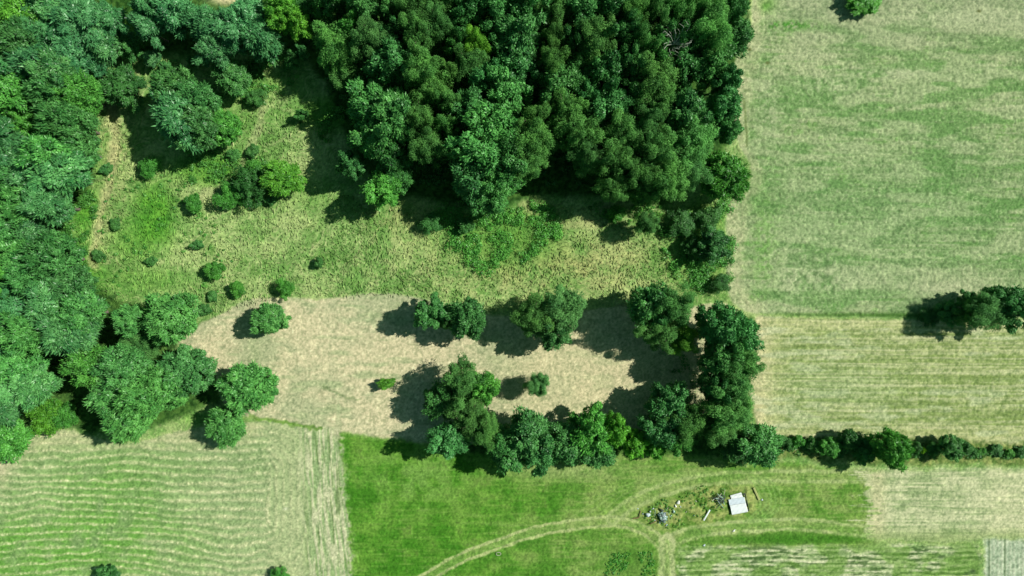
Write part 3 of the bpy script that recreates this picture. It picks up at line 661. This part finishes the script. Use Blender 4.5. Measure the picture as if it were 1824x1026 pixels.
# ---- trees round the dry clearing
G = 'trees round the dry clearing'
for px, py, r, h, kk, tt, lb in [
 (478, 568, 33, 5, Wl, LITE, 'pale green lone round tree at the upper left of the dry clearing'),
 (768, 556, 31, 7, B, T0, 'left tree of the pair on the upper edge of the clearing'),
 (796, 574, 15, 5.5, I, OLIVE, 'small olive birch squeezed between the pair on the clearing edge'),
 (832, 566, 37, 7.5, Wl, T0, 'larger right tree of the pair on the upper edge of the clearing'),
 (952, 566, 38, 9, I, OLIVE, 'olive left crown of the big double tree on the clearing edge'),
 (1002, 552, 43, 9.5, I, GREY, 'greyish right crown of the big double tree on the clearing edge'),
 (985, 590, 32, 8, B, T0, 'lower crown of the big double tree on the clearing edge'),
 (1160, 545, 42, 9.5, B, T0, 'upper left tree of the clump above the right end of the clearing'),
 (1200, 545, 36, 11, I, T0, 'upper right tree of the clump above the right end of the clearing'),
 (1172, 588, 38, 9, I, OLIVE, 'lower tree of the clump above the right end of the clearing'),
 (1216, 602, 28, 8, I, YEL, 'yellowish birch at the lower right of the clump above the clearing end'),
 (958, 685, 22, 6, I, GREY, 'lone small grey-green birch standing in the right half of the clearing'),
 (826, 682, 40, 10, I, T0, 'upper olive birch of the clump on the lower edge of the clearing'),
 (860, 690, 30, 9, Wl, BRT, 'bright green tree right of the birch in the lower edge clump'),
 (786, 715, 34, 7, B, DARK, 'dark shaded tree on the left of the lower edge clump'),  # darkened leaf tint stands for the shade over this tree
 (838, 732, 38, 9, I, OLIVE, 'middle olive birch of the clump on the lower edge of the clearing'),
 (864, 764, 30, 9, I, OLIVE, 'lowest olive birch of the clump on the lower edge of the clearing'),
 (800, 780, 36, 8, B, TEAL, 'bluish green tree at the lower left of the lower edge clump'),
 (900, 798, 40, 7.5, B, WOODG, 'shade-darkened tree at the left end of the row above the green grass'),  # shade at the row's end is put into the leaf tint
 (944, 772, 44, 9, B, T0, 'large dark tree in the row above the green grass'),
 (962, 806, 36, 8, B, TEAL, 'bluish tree in front of the large dark one in the row'),
 (1004, 790, 40, 8, B, T0, 'green tree in the middle of the row above the green grass'),
 (1050, 768, 40, 9, B, BRT, 'broad mid green crown in the middle of the row above the grass'),
 (1062, 802, 36, 7, B, T0, 'lower green tree of the middle of the row above the grass'),
 (1094, 764, 28, 8, Wl, (1.6, 1.55, .6), 'bright yellow-green crown in the row above the grass'),
 (1130, 790, 25, 5.5, Wl, (1.6, 1.55, .6), 'smaller bright yellow-green bush right of the bright crown'),
 (1168, 798, 20, 3.8, Wl, (1.3, 1.4, .6), 'low bright bush at the right end of the row above the grass'),
 (1190, 722, 38, 8.5, B, T0, 'upper tree of the dark group left of the tree column'),
 (1226, 748, 38, 9.5, I, OLIVE, 'olive birch of the dark group left of the tree column'),
 (1178, 764, 36, 8, B, TEAL, 'bluish tree of the dark group left of the tree column'),
 (1208, 785, 26, 6, B, BRT, 'bright tree at the foot of the dark group left of the column'),
 (1280, 580, 40, 12, B, TEAL, 'bluish top left tree of the column beside the yellowish field'),
 (1310, 592, 38, 11, B, TEAL, 'bluish top right tree of the column beside the yellowish field'),
 (1316, 640, 36, 11, I, LITE, 'pale tree second from the top of the column beside the yellowish field'),
 (1284, 640, 36, 11, B, T0, 'dark tree left of the pale one in the upper column'),
 (1300, 686, 40, 11, I, T0, 'middle tree of the column beside the yellowish field'),
 (1274, 690, 30, 10, B, WOODG, 'deep green tree left of the middle tree of the column'),
 (1298, 732, 40, 11, I, LITE, 'pale birch in the lower part of the column beside the yellowish field'),
 (1276, 762, 32, 9, I, T0, 'lowest left birch of the column beside the yellowish field'),
 (1350, 794, 42, 7, B, T0, 'dark green tree at the foot of the column, at the hedge end'),
 (1312, 800, 28, 6, B, DARK, 'shaded tree between the column foot and the hedge end tree')]:  # leaf tint lowered to paint in the shade here
    tree(px, py, r, h, kk, tt, lb, G)
sp_ = tree(684, 683, 10, 1.9, R_, YEL, 'tiny bright sapling alone in the middle of the clearing', G, 'sapling', 'sapling')
sp_.rotation_euler = (0, math.radians(14), 0); sp_.scale = (sp_.scale[0]*1.7, sp_.scale[1]*.8, sp_.scale[2])
G = 'trees at the left end of the clearing'
for px, py, r, h, kk, tt, lb in [
 (442, 690, 50, 7, Wl, LITE, 'large pale green round tree at the lower left of the clearing'),
 (402, 758, 37, 5.5, Wl, LITE, 'smaller pale green round tree overlooking the hay rows'),
 (302, 566, 48, 9, Wl, LITE, 'broad pale green tree at the upper left end of the clearing'),
 (236, 572, 30, 8, Wl, LITE, 'pale tree left of the broad one at the clearing end'),
 (258, 606, 34, 6, I, GREY, 'greyish olive tree beside the black gap at the clearing end'),
 (136, 560, 46, 9.0, F_, T0, 'spreading tree at the forest edge above the black gap'),
 (330, 664, 50, 7.5, Wl, T0, 'green tree touching the left tip of the clearing'),
 (288, 690, 48, 8.5, Wl, LITE, 'pale tree in the middle of the group above the hay rows'),
 (166, 656, 44, 9, Wl, BRT, 'bright tree at the upper left of the group above the hay rows'),
 (222, 660, 46, 9.5, Wl, T0, 'tree at the top of the group above the hay rows'),
 (206, 700, 44, 9, Wl, LITE, 'pale tree at the left of the group above the hay rows'),
 (228, 742, 46, 9, Wl, LITE, 'pale layered tree reaching lowest over the hay rows'),
 (250, 710, 40, 10, Wl, LITE, 'pale layered tree behind the one reaching lowest'),
 (82, 742, 30, 4, R_, YEL, 'yellow-green bush at the forest foot beside the hay rows'),
 (110, 738, 22, 3.5, R_, BRT, 'green bush right of the yellow-green one at the forest foot'),
 (198, 1034, 26, 3, B, DARK, 'dark bush poking over the bottom edge at left'),
 (500, 1030, 17, 2, R_, BRT, 'bush poking over the bottom edge beside the farm track')]:
    tree(px, py, r, h, kk, tt, lb, G)
# ---- hedge and right hand trees
G = 'bushes of the hedge on the right'
for px, py, r, h, kk, tt, lb in [
 (1400, 789, 11, 1.8, R_, T0, 'hedge bush right beside the column foot tree'),
 (1424, 787, 10, 1.4, R_, BRT, 'second hedge bush from the column foot tree'),
 (1446, 791, 11, 1.7, R_, OLIVE, 'olive third hedge bush from the column foot tree'),
 (1478, 796, 19, 2.8, Wl, BRT, 'hedge bush left of the tall hedge tree shadow'),
 (1512, 783, 20, 3.6, Wl, DARK, 'dark hedge tree in the shadow of the tall hedge tree'),  # tall tree's shadow also painted into the darker leaf tint
 (1544, 800, 24, 4.2, B, WOODG, 'shade-darkened hedge tree touching the tall hedge tree'),  # shadow tone carried by a lower leaf tint
 (1588, 798, 35, 7.5, Wl, BRT, 'tall bright green tree rising from the hedge'),
 (1632, 799, 10, 1.5, R_, DARK, 'dark hedge bush right of the tall hedge tree'),
 (1643, 802, 5, 1.2, R_, (4.5, 2.6, .8), 'tiny yellow bush in the hedge right of the tall tree'),
 (1662, 799, 12, 1.7, R_, T0, 'green hedge bush right of the tiny yellow one'),
 (1694, 797, 23, 3.6, Wl, T0, 'largest hedge bush between the tall tree and the right edge'),
 (1724, 800, 12, 1.5, R_, T0, 'hedge bush right of the largest one'),
 (1748, 805, 8, 0.9, R_, BRT, 'bright hedge bush fourth from the right edge'),
 (1776, 803, 10, 0.8, R_, T0, 'green hedge bush third from the right edge'),
 (1799, 808, 7, 0.7, R_, BRT, 'little bright hedge bush second from the right edge'),
 (1822, 806, 10, 0.9, R_, T0, 'green hedge bush on the right edge of the photo')]:
    tree(px, py, r, h, kk, tt, lb, G)
G = 'trees on the right field boundary'
for px, py, r, h, kk, tt, lb in [
 (1748, 556, 36, 7.5, I, T0, 'soft green tree with a long shadow between the two right fields'),
 (1806, 546, 36, 8, B, WOODG, 'dark tree at the right edge between the two right fields'),
 (1728, 542, 22, 4.5, B, DARK, 'dark tree behind the soft green one between the two right fields'),
 (1772, 535, 24, 6, B, WOODG, 'deep green tree between the soft green tree and the right edge'),
 (1690, 558, 22, 3, B, T0, 'bush in the long shadow between the two right fields'),
 (1655, 566, 16, 1.6, R_, DARK, 'low bush at the tip of the long shadow between the right fields'),
 (1540, -2, 31, 2.2, Wl, (1.1, 1.3, .6), 'bright green round tree cut off by the top edge of the upper right field')]:
    tree(px, py, r, h, kk, tt, lb, G)

# ---------------------------------------------------------------- ground cover nobody could count
def cover(name, label, cat, polys, count, rad, kind, tint, seed, per=46, L=.26, Wd=.13, dens=None):
    rng = np.random.default_rng(seed); cl = []
    for P in polys:
        xs = [p[0] for p in P]; ys = [p[1] for p in P]; n = 0; tries = 0
        tgt = int(count)
        while n < tgt and tries < tgt*20:
            tries += 1
            x, y = rng.uniform(min(xs), max(xs)), rng.uniform(min(ys), max(ys))
            if not inside(np.array([x]), np.array([y]), P)[0]: continue
            if float(fbm(np.array([x/24.]), np.array([y/24.]), seed, 2)[0]) < .46: continue
            p = at(x, y); r = rng.uniform(*rad)
            cl.append([p.x, p.y, ground_z(p.x, p.y)+r*.35, r, r*rng.uniform(.7, 1.2), r*.75, *rng.normal(size=2)*.3, 1]); n += 1
    V, Q, sp = leaves(rng, cl, per, L, Wd, .5, .6, .7)
    me = mesh_np(name, V, Q); at_ = me.attributes.new('spray', 'FLOAT', 'POINT'); at_.data.foreach_set('value', sp.astype(np.float32))
    o = link(name, me, LEAF[kind]); o.color = tuple(tint)+(1,)
    props(o, label, cat, None, 'stuff'); return o
cover('brambles', 'green bramble thicket below the central wood', 'brambles', [[(740, 385), (800, 370), (900, 355), (985, 365), (1000, 420), (930, 470), (860, 492), (800, 450), (770, 420)]], 360, (.35, .9), 'willow', (1.2, 1.3, .8), 3)
cover('brambles', 'bramble and weed thicket at the lower left corner of the upper right field', 'brambles', [[(1172, 400), (1220, 370), (1300, 360), (1306, 440), (1300, 500), (1250, 520), (1200, 490), (1180, 440)]], 330, (.4, 1.0), 'willow', (1.05, 1.15, .75), 4)
cover('weeds', 'tall green weeds under the large meadow clump', 'weeds', [[(330, 265), (420, 265), (480, 290), (440, 320), (390, 350), (340, 320)]], 110, (.25, .7), 'willow', (1.1, 1.1, .75), 5)
cover('weeds', 'green weeds round the left forest edge', 'weeds', [[(125, 370), (165, 330), (175, 380), (150, 430), (165, 500), (200, 540), (110, 520), (100, 450)]], 170, (.25, .6), 'round', (1.1, 1.1, .8), 6)
cover('weeds', 'loose low weeds scattered through the left part of the meadow', 'weeds', [[(195, 310), (330, 300), (380, 380), (420, 480), (380, 540), (210, 530), (170, 440)]], 90, (.15, .4), 'willow', (1.1, 1.1, .75), 15, 26)
cover('weeds', 'weeds under the top left belt beside the mid green tree', 'weeds', [[(380, 110), (520, 95), (530, 140), (470, 190), (400, 180), (260, 130), (230, 110)]], 120, (.2, .6), 'willow', (1.0, 1.1, .75), 16, 36)
cover('weeds', 'green weeds along the foot of the central wood', 'weeds', [[(560, 190), (640, 195), (620, 240), (560, 260)], [(980, 350), (1090, 365), (1180, 370), (1170, 400), (1000, 395)]], 50, (.2, .5), 'willow', (1.1, 1.15, .7), 17, 36)
cover('undergrowth', 'dark undergrowth on the floor of the central wood', 'undergrowth', [[(560, 10), (1290, 10), (1290, 260), (1200, 340), (960, 330), (700, 330), (600, 220)]], 420, (.4, 1.0), 'broad', (.8, .85, .8), 7)
cover('weeds', 'leafy weeds along the hedge bank', 'weeds', [[(1385, 782), (1824, 795), (1830, 815), (1500, 812), (1385, 806)]], 200, (.2, .5), 'willow', (.9, .9, .7), 8)
cover('weeds', 'weed patch beside the bottom end of the wheel track', 'weeds', [[(1085, 985), (1165, 980), (1168, 1030), (1070, 1040)]], 240, (.06, .22), 'willow', (1.1, 1.25, .7), 9, 16, .18, .08)
cover('weeds', 'rough weeds growing through the rubbish', 'weeds', [[(1140, 905), (1200, 880), (1262, 862), (1292, 872), (1290, 905), (1240, 935), (1200, 945), (1150, 930)]], 130, (.08, .24), 'willow', (1.7, 1.35, .95), 19, 20, .2, .08)
cover('weeds', 'weeds under the trees between clearing and tree column', 'weeds', [[(1170, 640), (1250, 560), (1270, 700), (1200, 780), (1130, 780)]], 60, (.3, .7), 'broad', (.9, .9, .8), 10)

def blades(name, label, cat, polys, n, hh, ww, cols, seed, lean=.6):
    rng = np.random.default_rng(seed); out = []
    for P, w in polys:
        xs = [p[0] for p in P]; ys = [p[1] for p in P]
        k = int(n*w); x = rng.uniform(min(xs), max(xs), k*3); y = rng.uniform(min(ys), max(ys), k*3)
        x += 0; s = inside(x, y, P) & (fbm(x/9, y/9, seed, 2)*.5+fbm(x/45, y/30, seed+5, 2)*.5 > rng.uniform(.25, .62, k*3)); out.append(np.stack([x[s][:k], y[s][:k]], 1))
    p = np.concatenate(out); M = len(p)
    wxx = (p[:, 0]-912)*PXM; wyy = (513-p[:, 1])*PXM
    i = np.clip(((wxx+86)/STEP).astype(int), 0, NX-1); j = np.clip(((wyy+52)/STEP).astype(int), 0, NY-1)
    z = Z[j, i]; an = ang[j, i]+rng.normal(size=M)*.7
    ld = np.stack([np.cos(an), -np.sin(an), np.zeros(M)], 1)
    h = rng.uniform(*hh, M)[:, None]; w = rng.uniform(*ww, M)[:, None]
    b = np.stack([wxx, wyy, z-.03], 1); sd_ = np.stack([ld[:, 1], -ld[:, 0], np.zeros(M)], 1)
    upv = np.array([0, 0, 1.0]); le = rng.uniform(.3, 1.2, M)[:, None]*lean
    V = np.stack([b-sd_*w, b+sd_*w, b+ld*h*le*.5+upv*h*.7+sd_*w*.8, b+ld*h*le*1.3+upv*h*.9], 1).reshape(-1, 3)
    me = mesh_np(name, V, np.arange(M*4).reshape(-1, 4))
    at_ = me.attributes.new('spray', 'FLOAT', 'POINT'); at_.data.foreach_set('value', np.repeat(fbm(p[:, 0]/20, p[:, 1]/20, 99)*.6+rng.random(M)*.4, 4).astype(np.float32))
    k = (rng.uniform(*cols, M))[:, None]*col[j, i]
    ca_ = me.color_attributes.new('turf_colour', 'FLOAT_COLOR', 'POINT')
    ca_.data.foreach_set('color', np.repeat(np.concatenate([k, np.ones((M, 1))], 1), 4, axis=0).astype(np.float32).ravel())
    props(link(name, me, GM), label, cat, None, 'stuff')
MEAD = [(150, 200), (200, 190), (260, 300), (400, 280), (440, 130), (480, 110), (560, 230), (540, 330), (700, 360), (800, 400), (950, 360), (1180, 380), (1210, 500), (1200, 545), (1080, 545), (900, 560), (740, 525), (500, 528), (380, 560), (200, 540), (120, 480), (140, 380), (170, 320)]
blades('grass', 'long straw coloured grass leaning over in the meadow', 'grass', [(MEAD, 1)], 12000, (.18, .38), (.02, .05), (1.0, 1.35), 12, 1.7)
blades('grass', 'shorter grass tufts between the long grass of the meadow', 'grass', [(MEAD, 1)], 6000, (.18, .36), (.02, .05), (.75, 1.1), 13, 1.5)

# ---------------------------------------------------------------- rubbish on the grass
def plain(name, c, rough=.6, metal=0, noise=.15, scale=14):
    m = bpy.data.materials.new(name); m.use_nodes = True; t = m.node_tree; N = t.nodes
    b = N['Principled BSDF']; b.inputs['Roughness'].default_value = rough; b.inputs['Metallic'].default_value = metal
    n = N.new('ShaderNodeTexNoise'); n.inputs['Scale'].default_value = scale; n.inputs['Detail'].default_value = 6
    tc = N.new('ShaderNodeTexCoord'); t.links.new(tc.outputs['Object'], n.inputs['Vector'])
    rp = N.new('ShaderNodeValToRGB'); rp.color_ramp.elements[0].position = .3; rp.color_ramp.elements[1].position = .7
    rp.color_ramp.elements[0].color = tuple(v*(1-noise) for v in c)+(1,); rp.color_ramp.elements[1].color = tuple(min(1, v*(1+noise)) for v in c)+(1,)
    t.links.new(n.outputs[0], rp.inputs[0]); t.links.new(rp.outputs[0], b.inputs['Base Color'])
    return m
WHITE = plain('white_sheet', (.66, .70, .72), .5, 0, .05, 3); WHITE2 = plain('grey_white_sheet', (.52, .59, .66), .5, 0, .06, 3)
STEEL = plain('dull_steel', (.30, .42, .37), .5, .3, .4); DARKM = plain('dark_steel', (.05, .065, .06), .6, .2, .4); SACK = plain('white_sack', (.72, .73, .70), .7, 0, .1)
WOODM = plain('weathered_wood', (.42, .42, .32), .8, 0, .3); GLASSY = plain('blue_grey_panel', (.24, .36, .33), .25, .2, .3); RUST = plain('rusty_iron', (.16, .09, .05), .8, 0, .4)
def box(V, Q, c, s, rz=0, tilt=0):
    b = len(V); cr, sr = math.cos(rz), math.sin(rz)
    for dz in (-1, 1):
        for dx, dy in ((-1, -1), (1, -1), (1, 1), (-1, 1)):
            x, y, z = dx*s[0]/2, dy*s[1]/2, dz*s[2]/2+dx*s[0]/2*math.tan(tilt)
            V.append((c[0]+x*cr-y*sr, c[1]+x*sr+y*cr, c[2]+z))
    for f in ((0, 3, 2, 1), (4, 5, 6, 7), (0, 1, 5, 4), (1, 2, 6, 5), (2, 3, 7, 6), (3, 0, 4, 7)): Q.append(tuple(b+i for i in f))
def obj(name, V, Q, mat, parent=None, bevel=0):
    me = mesh_np(name, V, Q); o = link(name, me, mat, parent)
    if bevel:
        m = o.modifiers.new('edge', 'BEVEL'); m.width = bevel; m.segments = 2
    return o
def wavy(name, corners, z, mat, parent, waves=16, amp=.025, th=.02):
    """corrugated sheet between four world corners (a,b along the waves; d,c the far side)"""
    a, b, c, d = [Vector(p) for p in corners]; V, Q = [], []; n = waves*4; m = 8
    for s_ in (0, 1):
        for i in range(m+1):
            for j in range(n+1):
                p = (a.lerp(b, j/n)).lerp(d.lerp(c, j/n), i/m)
                V.append((p.x, p.y, z+amp*math.sin(j/n*waves*2*math.pi)-s_*th+.012*math.sin(i*1.7)))
    K1 = (m+1)*(n+1)
    for i in range(m):
        for j in range(n):
            q = i*(n+1)+j; Q.append((q, q+n+1, q+n+2, q+1)); Q.append((K1+q, K1+q+1, K1+q+n+2, K1+q+n+1))
    for j in range(n):
        Q.append((j, j+1, K1+j+1, K1+j)); q = m*(n+1)+j; Q.append((q, K1+q, K1+q+1, q+1))
    for i in range(m):
        q = i*(n+1); Q.append((q, K1+q, K1+q+n+1, q+n+1)); q += n; Q.append((q, q+n+1, K1+q+n+1, K1+q))
    return obj(name, V, Q, mat, parent)
def rel(o, px, py): p = at(px, py); return (p.x-o.location.x, p.y-o.location.y, 0)
# white sheet stack of white sheets
cpt = at(1314, 898); e = empty('sheet_stack', (cpt.x, cpt.y, ground_z(cpt.x, cpt.y)))
props(e, 'low square stack of overlapping white sheets on the grass beside the rubbish', 'sheet stack')
sh_z = .16
wavy('sheet', [rel(e, 1300, 882), rel(e, 1319.5, 876.5), rel(e, 1324, 889), rel(e, 1303, 893)], sh_z+.02, WHITE, e, 9)
wavy('sheet', [rel(e, 1296.5, 889), rel(e, 1325, 884.5), rel(e, 1327.5, 896), rel(e, 1299, 901)], sh_z+.10, WHITE2, e, 13)['label'] = 'slightly greyer middle sheet'
wavy('sheet', [rel(e, 1299, 899), rel(e, 1327, 894.5), rel(e, 1331, 910.5), rel(e, 1302.5, 916)], sh_z+.18, WHITE, e, 13)
V, Q = [], []
P4 = [rel(e, 1303, 883), rel(e, 1327, 879), rel(e, 1334, 909), rel(e, 1304, 913)]
for i in range(4):
    p, q = Vector(P4[i]), Vector(P4[(i+1) % 4]); mid = (p+q)/2; dd = q-p
    box(V, Q, (mid.x, mid.y, .07), (dd.length-.02, .06, .20), math.atan2(dd.y, dd.x))
obj('frame_board', V, Q, DARKM, e)
for i in range(4):
    V, Q = [], []; box(V, Q, (P4[i][0]*.86, P4[i][1]*.86, .05), (.09, .09, .2)); obj('block', V, Q, WOODM, e)
# white plank
def plank(p0, p1, w, th, z, mat, name, label, cat, tilt=0, grp=None):
    a, b = at(*p0), at(*p1); d = b-a; m_ = (a+b)/2
    V, Q = [], []; box(V, Q, (0, 0, 0), (d.length, w, th), 0, tilt)
    o = obj(name, V, Q, mat, None, .01); o.location = (m_.x, m_.y, ground_z(m_.x, m_.y)+z); o.rotation_euler = (0, 0, math.atan2(d.y, d.x))
    props(o, label, cat, grp); return o
plank((1263.5, 907), (1252.5, 926), .2, .06, .22, WHITE, 'board', 'long white board lying on the grass left of the white sheet stack', 'board')
plank((1283, 877), (1277, 885), .07, .05, .62, WOODM, 'pole', 'pale pole at the top of the dark scrap tangle', 'pole', .05)
plank((1271, 887), (1267, 891), .10, .05, .35, WOODM, 'pole', 'short pale pole left of the dark scrap tangle', 'pole')
plank((1290, 871), (1288, 879), .06, .05, .45, WOODM, 'pole', 'thin pale pole nearest the white sheet stack corner', 'pole')
plank((1342, 868), (1352, 890), .28, .12, .1, plain('dry_straw', lin((170, 176, 112), GG), .9), 'log', 'straw coloured log in the grass right of the white sheet stack', 'log')
plank((1157, 933), (1170, 926), .10, .08, .2, RUST, 'beam', 'dark beam sticking out left of the blue-grey pile', 'beam')
plank((1127, 923), (1138, 922), .12, .09, .12, RUST, 'beam', 'dark beam at the left end of the rubbish', 'beam')
plank((1138, 921), (1141, 909), .09, .08, .14, RUST, 'beam', 'dark upright-lying beam beside the left end of the rubbish', 'beam')
pl = plank((209, 33.5), (248, 34), .13, .12, .35, SACK, 'pole', 'thin pale pole crossing the gap in the top left belt', 'pole')
# scrap tangle
p = at(1280, 888); e = empty('scrap_heap', (p.x, p.y, ground_z(p.x, p.y))); props(e, 'dark tangle of scrap tubes left of the white sheet stack', 'scrap heap')
r = random.Random(5)
for nm, mt, n in (('tube_frame', DARKM, 16), ('steel_tube', STEEL, 11)):
    V, Q = [], []
    for k in range(n):
        a0 = r.uniform(0, 6.28); c0 = Vector((r.gauss(0, .38), r.gauss(0, .42), r.uniform(.12, .5))); d = Vector((math.cos(a0), math.sin(a0), r.uniform(-.3, .3)))*r.uniform(.25, .75)
        tube(V, Q, [c0-d, c0+Vector((0, 0, .06)), c0+d], [.035]*3, 6)
    obj(nm, V, Q, mt, e)
V, Q = [], []
pts = [Vector((.55+.24*math.cos(t*math.pi/8), .3+.24*math.sin(t*math.pi/8), .3)) for t in range(17)]; tube(V, Q, pts, [.07]*17, 8); obj('hoop', V, Q, DARKM, e)
# blue-grey pile
p = at(1180, 921); e = empty('scrap_pile', (p.x, p.y, ground_z(p.x, p.y)), math.radians(-62)); props(e, 'blue-grey pile of broken panels and tubes, largest of the rubbish', 'scrap pile')
r = random.Random(17)
V, Q = [], []; box(V, Q, (-.1, 0, .22), (1.35, .85, .06), 0, .05); obj('bed', V, Q, GLASSY, e, .01)
for k in range(15):
    V, Q = [], []; w_ = r.uniform(.18, .5); box(V, Q, (r.gauss(-.05, .5), r.gauss(0, .30), .30+.03*k), (w_, w_*r.uniform(.3, .9), .03), r.uniform(0, 3), r.uniform(-.35, .35)); obj('loose_panel', V, Q, [GLASSY, STEEL, WHITE2, DARKM][k % 4], e, .005)
for nm, mt, n_ in (('tube_frame', DARKM, 9), ('steel_tube', STEEL, 8)):
    V, Q = [], []
    for k in range(n_):
        a0 = r.uniform(0, 6.28); c0 = Vector((r.gauss(0, .5), r.gauss(0, .32), r.uniform(.3, .8))); d = Vector((math.cos(a0), math.sin(a0), r.uniform(-.3, .3)))*r.uniform(.2, .5)
        tube(V, Q, [c0-d, c0+Vector((0, 0, .05)), c0+d], [.028]*3, 6)
    obj(nm, V, Q, mt, e)
# lumps
def lump(px, py, s, mat, name, label, cat, seed, z=0, grp=None):
    rng = random.Random(seed); p = at(px, py); V, Q = [], []; n, m = 14, 8
    for i in range(m+1):
        f = math.pi*i/m
        for k in range(n):
            a0 = 2*math.pi*k/n; w = 1+.16*math.sin(3*a0+seed)*math.sin(f)+.10*math.sin(7*a0+2*seed+3*f)+rng.uniform(-.05, .05)
            V.append((s[0]*w*math.sin(f)*math.cos(a0), s[1]*w*math.sin(f)*math.sin(a0), s[2]*(.85+math.cos(f)*w)))
    for i in range(m):
        for k in range(n): Q.append((i*n+k, (i+1)*n+k, (i+1)*n+(k+1) % n, i*n+(k+1) % n))
    o = obj(name, V, Q, mat); o.location = (p.x, p.y, ground_z(p.x, p.y)+z-.02); o.rotation_euler = (0, 0, seed)
    props(o, label, cat, grp); return o
lump(1207.5, 894.5, (.30, .22, .2), SACK, 'sack', 'bright white sack, the topmost of the rubbish pieces', 'sack', 1)
lump(1203, 901, (.22, .14, .14), SACK, 'sack', 'small white sack just below the bright one', 'sack', 2)
lump(1153.5, 916, (.34, .28, .26), WHITE2, 'sack', 'grey-white bulky sack left of the blue-grey pile', 'sack', 3)
lump(1158, 911, (.14, .12, .12), WHITE2, 'bucket', 'little grey bundle touching the bulky sack', 'bundle', 4)
lump(1200, 911, (.30, .18, .14), STEEL, 'bundle', 'grey-green bundle below the white sacks', 'bundle', 5)
lump(1136, 906, (.10, .08, .08), WHITE2, 'stone', 'small pale stone at the left of the rubbish', 'stone', 6)
lump(1307, 945, (.24, .12, .08), SACK, 'stone', 'pale flat stone on the track below the white sheet stack', 'stone', 7)
lump(1357, 890, (.14, .14, .1), WHITE2, 'stone', 'small pale stone right of the straw coloured log', 'stone', 8)
lump(1178, 908, (.32, .16, .2), DARKM, 'bundle', 'dark bundle above the blue-grey pile', 'bundle', 9)
lump(1254, 971, (.2, .13, .1), WHITE2, 'stone', 'pale stone on the edge of the weedy striped field', 'stone', 10)
for k, (px, py, w, d_, rz) in enumerate([(1163, 906, .30, .12, .4), (1189, 905, .34, .10, 1.2), (1195, 918, .22, .16, .2), (1212, 902, .25, .08, 2.0), (1222, 912, .30, .07, .7), (1166, 926, .28, .12, 2.6), (1187, 935, .35, .10, 1.0), (1240, 893, .30, .08, 2.2), (1236, 918, .24, .07, .3), (1145, 915, .20, .08, 1.5)]):
    V, Q = [], []; box(V, Q, (0, 0, .07), (w, d_, .05), 0, .12); box(V, Q, (w*.15, d_*.2, .13), (w*.6, d_*.7, .04), .6, -.1)
    o = obj('scrap_piece', V, Q, [WHITE2, WOODM, STEEL][k % 3], None, .008); p = at(px, py); o.location = (p.x, p.y, ground_z(p.x, p.y)); o.rotation_euler = (0, 0, rz)
    props(o, ['white', 'pale wooden', 'grey metal'][k % 3]+' scrap piece in the rubbish, '+['first', 'second', 'third', 'fourth', 'fifth', 'sixth', 'seventh', 'eighth', 'ninth', 'tenth'][sorted([1163, 1189, 1195, 1212, 1222, 1166, 1187, 1240, 1236, 1145]).index(px)]+' of such pieces from the left', 'scrap', 'small scrap pieces in the rubbish')
rt = random.Random(44)
p = at(1196, 84, 9); e = empty('dead_tree', (p.x, p.y, 0)); props(e, 'bare pale twigs of a dead tree among the upper right crowns of the wood', 'tree')
V, Q = [], []; tube(V, Q, [Vector((0, 0, -.3)), Vector((.1, 0, 5)), Vector((0, .1, 10))], [.16, .12, .05], 8); obj('trunk', V, Q, BARK, e)
V, Q = [], []
for k in range(70):
    a0 = rt.uniform(0, 6.28); z0 = rt.uniform(7, 10.5); r0_ = rt.uniform(.8, 2.2)
    pts = [Vector((0, 0, z0)), Vector((math.cos(a0)*r0_*.5, math.sin(a0)*r0_*.5, z0+.9)), Vector((math.cos(a0+.25)*r0_, math.sin(a0+.25)*r0_, z0+rt.uniform(.8, 2.4))), Vector((math.cos(a0+.6)*r0_*1.15, math.sin(a0+.6)*r0_*1.15, z0+rt.uniform(.6, 2.2)))]
    tube(V, Q, pts, [.035, .03, .022, .012], 5)
obj('branch', V, Q, plain('bleached_twigs', (.42, .45, .38), .9), e)['label'] = 'bleached leafless branches'
# pale hoop on the track
V, Q = [], []; pts = [Vector((.34*math.cos(t*math.pi/10), .22*math.sin(t*math.pi/10), .07)) for t in range(21)]; tube(V, Q, pts, [.04]*21, 8)
o = obj('hoop', V, Q, WOODM); p = at(888, 986); o.location = (p.x, p.y, ground_z(p.x, p.y)); props(o, 'pale oval hoop lying on the wheel track', 'hoop')
print('objects', len(bpy.data.objects))
